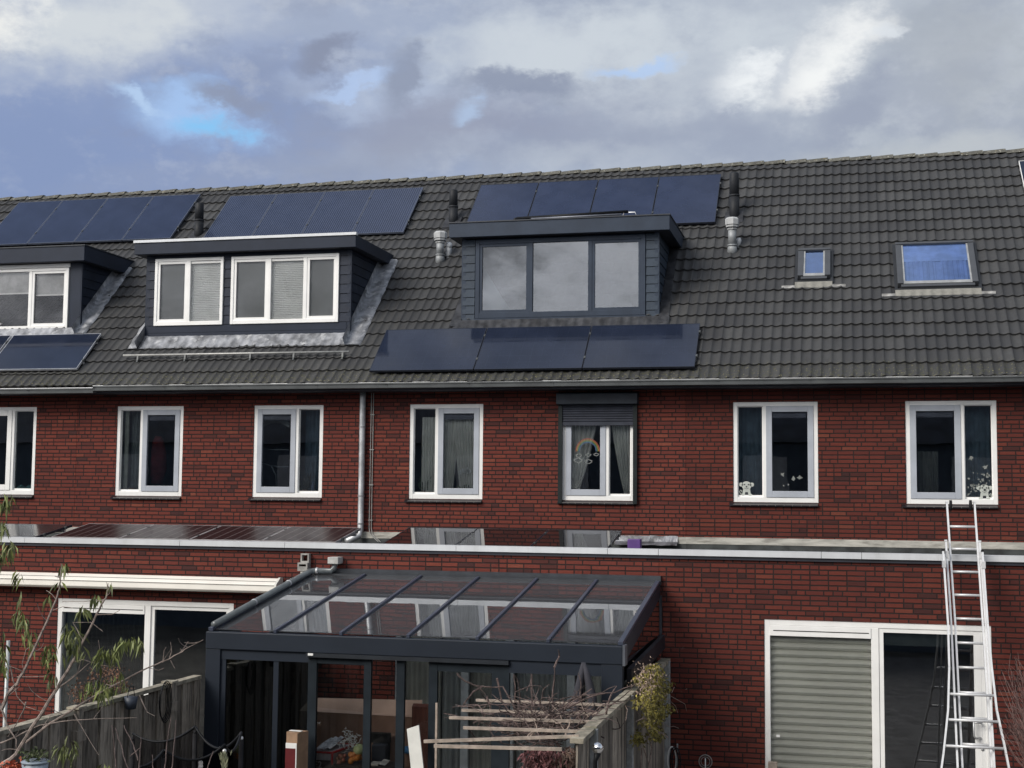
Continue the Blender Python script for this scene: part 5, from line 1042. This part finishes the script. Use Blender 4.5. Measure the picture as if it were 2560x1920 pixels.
# ---------------------------------------------------------------- window stickers and things behind windows
def st(parent,name,m_,fn): b=MB(); fn(b); return b.build(name,m_,parent)
stw=mat('sticker_white',(.46,.49,.45),.7,0,.03); std=mat('sticker_dark',(.02,.025,.03),.6)
def monkey(parent,k,cx,cy_,flip=1):
    c=P(k,cx,cy_,.02); u_=.0021*1.0; yv=.046
    def pt(dx_,dz_): return (c.x+flip*dx_*.00212,yv,c.z+dz_*.00212)
    b=MB(); b.disc(pt(0,16),.075,sx=.92,sz=.88); b.disc(pt(-37,24),.030); b.disc(pt(37,24),.030); 
    b.add([pt(-24,-8),pt(24,-8),pt(30,-52),pt(-30,-52)],[(0,1,2,3)]); b.disc(pt(-24,-46),.025,sz=.55); b.disc(pt(24,-46),.03,sz=.55)
    pts=[pt(-26,-44),pt(-42,-38),pt(-48,-24),pt(-40,-14),pt(-32,-20),pt(-36,-28)]; b.tube(pts,.006,5); b.build('monkey_sticker',stw,parent)
    b=MB(); b2=.0
    for dx_,dz_,r_ in ((-13,24,.010),(13,24,.010),(0,9,.012)): q=pt(dx_,dz_); b.disc((q[0],yv-.004,q[2]),r_)
    q=pt(0,0)
    b.tube([(pt(-14,0)[0],yv-.004,pt(0,0)[2]),(pt(0,-6)[0],yv-.004,pt(0,-6)[2]),(pt(14,0)[0],yv-.004,pt(0,0)[2])],.003,5)
    b.add([tuple(Vector(pt(-9,-28))+Vector((0,-.004,0))),tuple(Vector(pt(9,-28))+Vector((0,-.004,0))),tuple(Vector(pt(12,-46))+Vector((0,-.004,0))),tuple(Vector(pt(-12,-46))+Vector((0,-.004,0)))],[(0,1,2,3)])
    b.build('monkey_face',std,parent)
monkey(wD1[0],'2d',192,815); monkey(wD2[0],'2d',1925,840,-1)
stg=mat('sticker_grey',(.20,.215,.20),.7); rr=random.Random(4)
def splat(b,k,x,y_,r_,arms=5):
    c=P(k,x,y_,.05); vs=[(c.x,.044,c.z)]; n=arms*2; ph=rr.uniform(0,6)
    for i in range(n): rad=r_*(.8 if i%2 else .42)*rr.uniform(.5,1.25); vs.append((c.x+rad*math.cos(ph+2*PI*i/n),.044,c.z+rad*math.sin(ph+2*PI*i/n)))
    b.add(vs,[(0,i+1,(i+1)%n+1) for i in range(n)])
b=MB()
for x,y_,r_ in ((452,715,.05),(462,797,.022),(498,792,.022),(535,750,.055),(578,740,.055)): splat(b,'2d',x,y_-0,r_,4)
for v_ in range(len(b.v)): b.v[v_]=(b.v[v_][0],.024,b.v[v_][2])
b.build('animal_stickers',stg,wD1[0])
b=MB(); splat(b,'2d',1825,597,.06,5); splat(b,'2d',1928,662,.06,5)
for i in range(24): splat(b,'2d',rr.uniform(1795,1960),rr.uniform(640,790)+rr.uniform(0,80),rr.uniform(.015,.045),rr.choice((2,3,4)))
for i in range(9): splat(b,'2d',rr.uniform(1800,1870),rr.uniform(780,885),rr.uniform(.012,.03),3)
b.build('leaf_stickers',stg,wD2[0])
# rainbow and clouds on the sash of the shutter window
c=P('2c',895,625,.03); yv=.022
for r_,col in ((.19,(.45,.12,.08)),(.172,(.45,.30,.08)),(.154,(.12,.28,.16)),(.136,(.10,.18,.36))):
    b=MB(); b.tube([(c.x+r_*math.cos(a_)*.95,yv,c.z+r_*math.sin(a_)) for a_ in [PI*k/20 for k in range(21)]],.0045,5); b.build('rainbow_sticker',mat('rb%d'%int(r_*1000),col,.7),wC2[0])
b=MB()
for x,y_,s_ in ((820,660,1),(900,655,.9),(965,652,.8),(815,700,1.4),(900,710,1.2)):
    q=P('2c',x,y_,.03); n=20; b.tube([(q.x+.045*s_*math.cos(2*PI*k/n)*(1+.15*math.sin(5*2*PI*k/n)),yv,q.z+.022*s_*math.sin(2*PI*k/n)*(1+.2*math.cos(4*2*PI*k/n))) for k in range(n+1)],.003,4)
b.build('cloud_stickers',mat('cl_st',(.5,.52,.5),.7),wC2[0])
# orchid, plants, bottle, teddy, teal cloth
def P2(k,x,y_,yy=.16): return P(k,x,y_,yy)
c=P2('2b',1855,925); t=empty('orchid',(c.x,.16,ZB+.08),'white flowering orchid on the sill behind the curtained window','potted plant')
zt2=ZB+.085
MB().tube([(c.x,.16,zt2-.0),(c.x,.16,zt2+.05)],[.06,.075],14).build('pot','white',t,True)
b=MB(); top=P2('2b',1830,800); b.tube([(c.x,.16,zt2+.05),(c.x-.06,.16,zt2+.2),(top.x,.16,top.z),(P2('2b',1885,780).x,.16,P2('2b',1885,780).z)],.004,5); b.build('stem',mat('stem_green',(.10,.14,.05),.6),t)
b=MB()
for x,y_ in ((1830,800),(1850,785),(1870,790),(1888,775),(1885,795),(1900,790)):
    q=P2('2b',x,y_,.13)
    for k in range(5): a_=2*PI*k/5+x; b.disc((q.x+.02*math.cos(a_),.13,q.z+.02*math.sin(a_)),.016,n=8)
b.build('flowers',mat('petal',(.85,.86,.84),.6),t)
b=MB(); rr=random.Random(5)
for i in range(7): a_=rr.uniform(-1,1); b.tube([(c.x,.16,zt2+.05),(c.x+a_*.09,.15,zt2+.12),(c.x+a_*.16,.14,zt2+.07)],[.005,.02,.003],6)
b.build('leaves',mat('orchid_leaf',(.05,.09,.03),.5),t,True)
def tuft(name,label,cat,k,x,y_,n,h_,col,seed):
    c=P2(k,x,y_,.17); t=empty(name,(c.x,.17,ZB+.08),label,cat); rr=random.Random(seed); b=MB()
    for i in range(n): a_=rr.uniform(-1,1); hh=h_*rr.uniform(.4,1); b.tube([(c.x+a_*.04,.17,ZB+.08),(c.x+a_*.08,.16,ZB+.08+hh*.7),(c.x+a_*.12,.15,ZB+.08+hh)],[.004,.012,.002],5)
    b.build('leaves',col,t); MB().tube([(c.x,.17,ZB+.078),(c.x,.17,ZB+.13)],[.045,.055],10).build('pot',mat('clay',(.2,.12,.08),.8),t,True)
pg=mat('plant_dim',(.07,.095,.05),.7,0,.3,9)
tuft('potted_plant','leafy green plant in the narrow left pane beside the orchid','potted plant','2b',1530,930,26,.3,pg,1)
tuft('potted_plant','dark leafy plant in the right pane left of the downpipe','potted plant','2b',540,930,20,.32,mat('plant_dark',(.03,.04,.03),.8),2)
tuft('potted_plant','low grey plant in the left pane of the window with the red garment','potted plant','2a',1095,940,16,.1,mat('plant_grey',(.10,.11,.10),.8),3)
c=P2('2b',598,890); b=MB(); b.tube([(c.x,.2,ZB+.08),(c.x,.2,ZB+.2),(c.x,.2,ZB+.24),(c.x,.2,ZB+.27)],[.03,.03,.012,.014],12); tag(b.build('bottle',mat('blue_bottle',(.12,.18,.28),.2),None,True),'blue bottle behind the right pane left of the downpipe','bottle')
c=P2('2a',215,930,.15); b=MB(); 
for i in range(7): b.ball((c.x-.13+i*.045,.15,ZB+.11+.02*math.sin(i*1.7)),.04,10,7)
tag(b.build('folded_cloth',mat('teal_cloth',(.16,.34,.33),.9),None,True),'teal folded cloth on the sill of the leftmost upper window','cloth')
c=P2('2a',1318,620,.45); b=MB(); b.tube([(c.x-.02,.45,3.95),(c.x,.45,4.2),(c.x+.0,.45,4.45),(c.x-.02,.45,4.66),(c.x-.02,.45,4.74)],[.10,.14,.13,.10,.05],12); tag(b.build('hanging_garment',mat('red_cloth',(.20,.02,.022),.9,0,.2,5),None,True),'dark red garment hanging behind the second upper window from the left','garment')
# dresser / chair arcs behind window b2
c=P2('2b',300,800,.6)
b=MB(); b.tube([P2('2b',185,720,.5),P2('2b',260,745,.5),P2('2b',300,830,.5),P2('2b',300,915,.5)],.012,6); b.tube([P2('2b',250,740,.5),P2('2b',330,755,.5),P2('2b',410,750,.5)],.012,6); b.tube([P2('2b',190,610,.5),P2('2b',405,612,.5)],.011,6)
ch_=empty('chair',(c.x,.55,2.8),'pale curved chair frame behind the sash left of the downpipe','chair'); b.build('chair_frame',mat('chair_grey',(.28,.32,.33),.6),ch_,True)
b=MB(); n=14; vs=[]
for k in range(n+1): x=185+225*k/n; q0=P2('2b',x,368+ (20 if k in(0,n) else 0),.2); q1=P2('2b',x,432-46*math.sin(PI*k/n),.2); vs+=[tuple(q0),tuple(q1)]
b.add(vs,[(2*k,2*k+2,2*k+3,2*k+1) for k in range(n)]); b.build('valance',mat('valance_grey',(.26,.28,.28),.9),wB2[0])
# ---------------------------------------------------------------- left garden: pole, trampoline, pots, tree, shrubs
c0=P('3a',65,680,-8.6); b=MB(); b.tube([(c0.x-.02,-8.6,0),(c0.x,-8.6,c0.z)],.018,10); tag(b.build('metal_pole',mat('pole_grey',(.42,.44,.43),.45,.3),None,True),'thin pale grey pole standing at the left edge behind the fence','pole')
Yt=-9.6
def T(x,y_,dy_=0.): return P('3a',x,y_,Yt+dy_)
tp=empty('trampoline_net',(T(1400,1500).x,Yt,0),'black trampoline safety net on poles in front of the fence','trampoline')
net=glass('net_mesh',(.42,.42,.44),1.05)
pl=[(1020,1395,.6),(1500,1340,.5),(1855,1385,.3),(1725,1480,-.4),(1260,1520,-.6),(1080,1650,-.8)]
for x,y_,d_ in pl[:5]:
    q=T(x,y_,d_); b=MB(); b.tube([(q.x,q.y,0),(q.x,q.y,q.z-.06)],.021,8); o=b.build('pole','rub',tp,True); MB().ball((q.x,q.y,q.z-.05),.018,8,6).build('pole_cap','alu' if x in(1725,1855) else 'rub',o,True)
b=MB(); bn=MB()
for (a_,c_,sag) in ((pl[0],pl[1],.10),(pl[1],pl[2],.16),(pl[2],pl[3],.10),(pl[3],pl[4],.10),(pl[4],pl[5],.03)):
    A_=T(*a_);C_=T(*c_); pts=[]
    for k in range(17):
        t_=k/16; p_=A_.lerp(C_,t_); p_.z-=sag*4*t_*(1-t_); pts.append(p_)
    b.tube(pts,.011,6)
    vs=[]; 
    for p_ in pts: vs+=[tuple(p_),(p_.x,p_.y,.7)]
    bn.add(vs,[(2*k,2*k+2,2*k+3,2*k+1) for k in range(16)])
b.build('rim_rope','black',tp,True); bn.build('net',net,tp)
# hanging bucket & cable on fence
c0=atx(*px('3a',1005,1150),XL+.12); t=empty('hanging_pot',c0-Vector((0,0,.08)),'small dark blue pot hanging on the left fence','pot')
MB().tube([c0-Vector((0,0,.07)),c0+Vector((0,0,.05))],[.05,.07],14).build('pot_body',mat('navy_pot',(.035,.045,.065),.5),t,True); MB().tube([c0+Vector((0,-.07,.05)),c0+Vector((0,-.04,.15)),c0+Vector((0,.04,.15)),c0+Vector((0,.07,.05))],.004,5).build('handle','black',t)
c0=atx(*px('3a',1255,1150),XL+.11); b=MB()
for j in range(4): b.tube([c0+Vector((.01*j,(.09+.012*j)*math.sin(a_),(.17+.015*j)*math.cos(a_))) for a_ in [2*PI*k/20 for k in range(21)]],.005,5)
tag(b.build('cable_coil','black',None,True),'coil of thin black cable hanging on the left fence beside a post','cable')
# pots bottom left
Yp=-12.2
c0=P('3a',270,1640,Yp); t=empty('planter',(c0.x,Yp,c0.z-.2),'blue grey planter with a small leafy plant at the lower left corner','planter')
b=MB(); b.tube([(c0.x,Yp,c0.z-.2),(c0.x,Yp,c0.z+.02)],[.06,.085],16); b.tube([(c0.x,Yp,c0.z+.02),(c0.x,Yp,c0.z+.03)],.09,16); b.build('pot',mat('pot_blue',(.30,.36,.42),.4),t,True)
rr=random.Random(9); b=MB()
for i in range(120): leaf(b,(c0.x+rr.gauss(0,.05),Yp+rr.gauss(0,.04),c0.z+.03+rr.uniform(0,.07)),(rr.uniform(-1,1),rr.uniform(-1,1),rr.uniform(-.2,1)),.03,.018,rr)
b.build('leaves',mat('pot_leaf',(.08,.10,.04),.7,0,.3,8,island=.4),t)
stand=MB(); stand.box(c0.x-.35,c0.x+.2,Yp-.15,Yp+.15,c0.z-.24,c0.z-.203)
for sx_ in (-.3,.15): stand.box(c0.x+sx_,c0.x+sx_+.04,Yp-.02,Yp+.02,0,c0.z-.24)
tag(stand.build('plant_stand','wood',None),'weathered plant stand carrying the planter at the lower left corner','plant stand')
c1=P('3a',115,1640,Yp); t=empty('flower_pot',(c1.x,Yp,c1.z-.2),'terracotta pot of orange flowers at the lower left corner','flower pot')
MB().tube([(c1.x,Yp,c1.z-.203),(c1.x,Yp,c1.z-.05)],[.055,.075],14).build('pot',mat('terracotta',(.32,.11,.06),.8),t,True)
b=MB()
for i in range(90): leaf(b,(c1.x+rr.gauss(0,.06),Yp+rr.gauss(0,.04),c1.z-.03+rr.uniform(-.02,.06)),(rr.uniform(-1,1),rr.uniform(-1,.2),rr.uniform(-.3,1)),.035,.03,rr)
b.build('blossoms',mat('blossom',(.50,.13,.07),.6,0,.2,9,island=.3),t)
# shrub behind the left fence
Ysb=-7.2; t=empty('dry_shrub',(P('3a',750,1000,Ysb).x,Ysb,0),'brown seed headed shrub behind the left fence in front of the patio window','shrub')
b=MB(); bl=MB(); bg=MB(); rr=random.Random(21); basep=P('3a',760,1300,Ysb); basep.z=0
for i in range(46):
    x=rr.uniform(540,1000); y_=rr.uniform(880,1140)+abs(x-800)*.15; e=P('3a',x,y_,Ysb+rr.uniform(-.3,.3)); s_=basep.lerp(e,.45); s_.x+=rr.uniform(-.1,.1); b.tube(wig(s_,e,rr,.12,5),[.005,.004,.004,.003,.003,.002],4)
    for k in range(16): q=e+Vector((rr.gauss(0,.035),rr.gauss(0,.03),rr.gauss(0,.028))); leaf(bl,q,(rr.uniform(-1,1),rr.uniform(-1,1),rr.uniform(-1,1)),.025,.017,rr)
for i in range(120): x=rr.gauss(800,80); y_=rr.gauss(1050,45); leaf(bg,P('3a',x,y_,Ysb-.2),(rr.uniform(-.4,.4),rr.uniform(-.4,.4),-1),.10,.02,rr,1)
b.tube([basep,basep+Vector((0,0,.7)),basep+Vector((.05,0,1.3))],[.02,.016,.01],6)
b.build('stems','bark2',t); tag(bl.build('seed_heads',mat('seed_brown',(.17,.09,.055),.85,0,.3,8,island=.5),t),kind='stuff'); bg.build('leaves',mat('shrub_leaf',(.13,.17,.045),.6,0,.3,8,island=.4),t)
# young tree with hanging narrow leaves
Y0=-11.4; rr=random.Random(77)
t=empty('young_tree',(P('3a',60,1640,Y0).x,Y0,0),'young tree with bare grey branches and narrow drooping green leaves at the lower left','tree')
b=MB(); BR=[([(0,1640),(120,1560),(250,1340),(440,1050),(555,850),(640,680),(740,480),(800,370),(830,300),(830,240)],.016,0),
 ([(10,1210),(60,1100),(130,1010),(200,880),(285,700),(400,450),(440,330),(460,260),(467,170),(470,90)],.014,-.3),([(0,1470),(120,1420),(300,1330),(560,1290),(800,1277),(1050,1272)],.006,.2),
 ([(200,1460),(380,1320),(550,1215),(740,1095),(960,980),(1140,890),(1300,820),(1400,765),(1470,720),(1560,675)],.009,.3),([(440,1050),(540,980),(620,910),(700,845),(800,800)],.006,.1),
 ([(-20,1130),(10,1210),(60,1340),(130,1440),(120,1560)],.010,0),([(200,1150),(180,1220),(120,1330),(60,1420)],.007,.1),([(75,860),(100,980),(130,1110),(200,1190),(320,1225)],.006,.1),
 ([(555,850),(640,825),(740,860),(850,880)],.005,.1),([(285,700),(200,750),(170,860),(190,930)],.004,0),([(640,680),(560,540),(700,540),(790,610)],.004,0),([(740,480),(860,480),(930,440)],.004,0),([(800,370),(640,380),(480,380)],.0035,0),([(400,450),(480,420),(560,430)],.0035,0),([(855,270),(840,320),(815,340)],.003,0),
 ([(130,960),(340,955)],.0035,0),([(1140,890),(1220,910),(1260,890)],.003,.3),([(1300,820),(1320,760),(1310,690)],.0035,.3),([(1250,850),(1260,760),(1275,730)],.003,.3),([(1310,830),(1330,870),(1345,900)],.003,.3),([(1400,765),(1385,740)],.003,.3),
 ([(570,1240),(620,1330),(700,1470),(760,1560)],.004,.1),([(960,990),(965,1060)],.003,.1),([(1070,1100),(1130,1230),(1190,1260)],.005,.6)]
tips=[]
for pl_,r_,dyy in BR:
    pts=[P('3a',x,y_,Y0+dyy) for x,y_ in pl_]; fine=[]
    for a_,c_ in zip(pts,pts[1:]):
        for k in range(3): fine.append(a_.lerp(c_,k/3)+Vector((rr.uniform(-1,1),rr.uniform(-1,1),rr.uniform(-1,1)))*r_*.35)
    fine.append(pts[-1]); n=len(fine); b.tube(fine,[max(.002,r_*(1-.8*k/(n-1))) for k in range(n)],6)
    for k in range(2,n,3):
        if rr.random()<.55 and r_>.0055:
            e=fine[k]+Vector((rr.uniform(-.12,.12),rr.uniform(-.1,.1),rr.uniform(-.02,.14))); b.tube(wig(fine[k],e,rr,.15,3),[.003,.0025,.002,.0015],4)
q=P('3a',0,1640,Y0); b.tube([(q.x+.02,Y0,0),(q.x-.03,Y0,.8),q],[.03,.025,.017],8); b.build('branches',mat('tree_bark',(.30,.245,.215),.85,0,.3,25,.001,80),t)
b=MB()
def cluster(k,x,y_,n,rx,ry,L=.105,dyy=0.,dr=.9):
    for i in range(n):
        q=P(k,x+rr.gauss(0,rx),y_+rr.gauss(0,ry),Y0+dyy+rr.uniform(-.12,.12)); leaf(b,q,(rr.uniform(-.45,.45),rr.uniform(-.4,.4),-dr*rr.uniform(.4,1.)),L*rr.uniform(.6,1.1),.021,rr,1)
for x,y_,n,rx,ry in ((150,170,9,20,14),(150,470,22,25,35),(190,560,16,20,40),(235,640,12,18,45),(400,740,18,30,35),(370,800,10,20,40),(400,940,12,18,30),(530,640,26,30,50),(560,740,18,30,50),(640,440,16,25,16),(730,340,13,22,14),(590,590,10,20,20),(760,800,12,25,30),(820,760,20,35,25),(880,760,14,25,20),(940,690,16,25,18),(1000,670,18,30,16),(1070,670,14,22,14),(10,700,18,20,45),(20,820,14,15,50),(470,1500,20,35,35),(560,1490,10,20,25),(800,1040,16,30,25),(640,760,6,12,20),(490,100,5,12,6),(450,235,4,10,8),(845,250,5,10,12),(390,340,4,10,14),(160,310,5,8,22),(800,1640,8,40,10),(930,930,4,15,15)): cluster('3a',x,y_,n,rx,ry)
for x,y_,n,rx,ry in ((60,1010,14,25,22),(20,1040,12,18,25),(10,1225,12,15,20),(80,1390,14,28,22),(50,1440,14,25,30),(10,1500,10,12,25),(530,1560,5,20,8)): cluster('2a',x,y_,n,rx,ry)
b.build('leaves',mat('tree_leaf',(.15,.175,.055),.55,0,.35,7,island=.5),t)
# upright bare canes in front of the fence
t=empty('bare_canes',(P('3a',1080,1650,-10.8).x,-10.8,0),'thin upright bare canes in front of the left fence and the net','shrub'); b=MB()
for pl_ in ([(860,1330),(880,1500),(900,1750)],[(1085,1420),(1070,1600),(1060,1750)],[(1355,1290),(1340,1480),(1295,1750)],[(1315,1270),(1280,1500),(1260,1750)],[(890,1350),(950,1560),(1010,1750)],[(950,1330),(1010,1450),(1060,1600)],[(1640,1530),(1600,1640),(1570,1720)],[(1080,1500),(1000,1570)],[(1170,1560),(1190,1750)]):
    pts=[P('3a',x,y_,-10.8) for x,y_ in pl_]; fine=[]
    for a_,c_ in zip(pts,pts[1:]): fine+=wig(a_,c_,rr,.03,5)[:-1]
    fine.append(pts[-1]); b.tube(fine,[.0028+.0025*k/len(fine) for k in range(len(fine))],5)
b.build('canes',mat('cane',(.20,.15,.14),.8,0,.3,15),t)
b=MB()
for i in range(70): leaf(b,P('3a',1720+rr.gauss(0,14),1620+rr.uniform(-60,60),-10.9),(rr.uniform(-.5,.5),rr.uniform(-.3,.3),1),.05,.01,rr)
b.build('shoots',mat('shoot',(.30,.31,.20),.7),t)
# bare bush at the right edge
Yb=-4.6; t=empty('bare_bush',(P('3d',2230,1500,Yb).x,Yb,0),'bare reddish brown bush at the lower right edge beside the ladder','bush'); b=MB(); rr=random.Random(55)
rt=P('3d',2330,1450,Yb); rt.z=.0
for i in range(70):
    e=P('3d',rr.uniform(2030,2300),rr.uniform(700,1350),Yb+rr.uniform(-.4,.4)); s_=Vector((rt.x+rr.uniform(-.1,.1),Yb,0)); m_=s_.lerp(e,.55)+Vector((.14,0,.1)); pts=wig(s_,m_,rr,.04,3)[:-1]+wig(m_,e,rr,.08,4); b.tube(pts,[.009,.008,.007,.006,.005,.004,.003,.0018],5)
    for k in (4,5,6):
        e2=pts[k]+Vector((rr.uniform(-.16,.06),rr.uniform(-.08,.08),rr.uniform(.02,.18))); b.tube(wig(pts[k],e2,rr,.1,3),[.003,.0025,.002,.0012],4)
b.build('twigs',mat('red_twig',(.15,.09,.08),.85,0,.3,20,island=.4),t)
c0=P('3d',380,1555,-3.1); b=MB(); b.box(c0.x-.05,c0.x+.06,-3.12,-3.03,c0.z-.06,c0.z+.04); tag(b.build('wood_block','slat',None),'small pale wooden block at the foot of the blinds window frame','block')
# opposite row behind the viewer: only its reflection shows in the panes
t=empty('row_house',(-4,-24,0),'brick row house opposite, showing only as a dark reflection in the panes','house')
MB().box(-32,24,-30,-21.2,0,5.4).build('wall',mat('opposite_wall',(.10,.125,.155),.9),t)
b=MB(); b.prism([(-21.0,5.41),(-30.2,5.41),(-25.6,9.6)],-32,24); b.build('roof',mat('opposite_tiles',(.05,.06,.08),.8,0,.3,3),t)
b=MB()
for i in range(18): xx=-30+i*3.0; b.box(xx,xx+1.3,-21.19,-21.15,3.6,5.0)
b.build('window',mat('opposite_frame',(.5,.5,.5),.5),t)

for n_,v_ in (('anthracite',.25),('anthracite_cladding',.2),('slate_blue_trim',.25),('slate_blue_cladding',.25),('garden_anthracite',.25),('door_black',.2),('black_plastic',.12),('black_rubber',.1),('shutter_box',.25),('slats',.25),('rail',.2),('rafter_blue',.35),('dark_lead',.2),('black_stack',.2),('profile_grey',.25),('side_black',.2)):
    MC[n_].node_tree.nodes['Principled BSDF'].inputs['Specular IOR Level'].default_value=v_
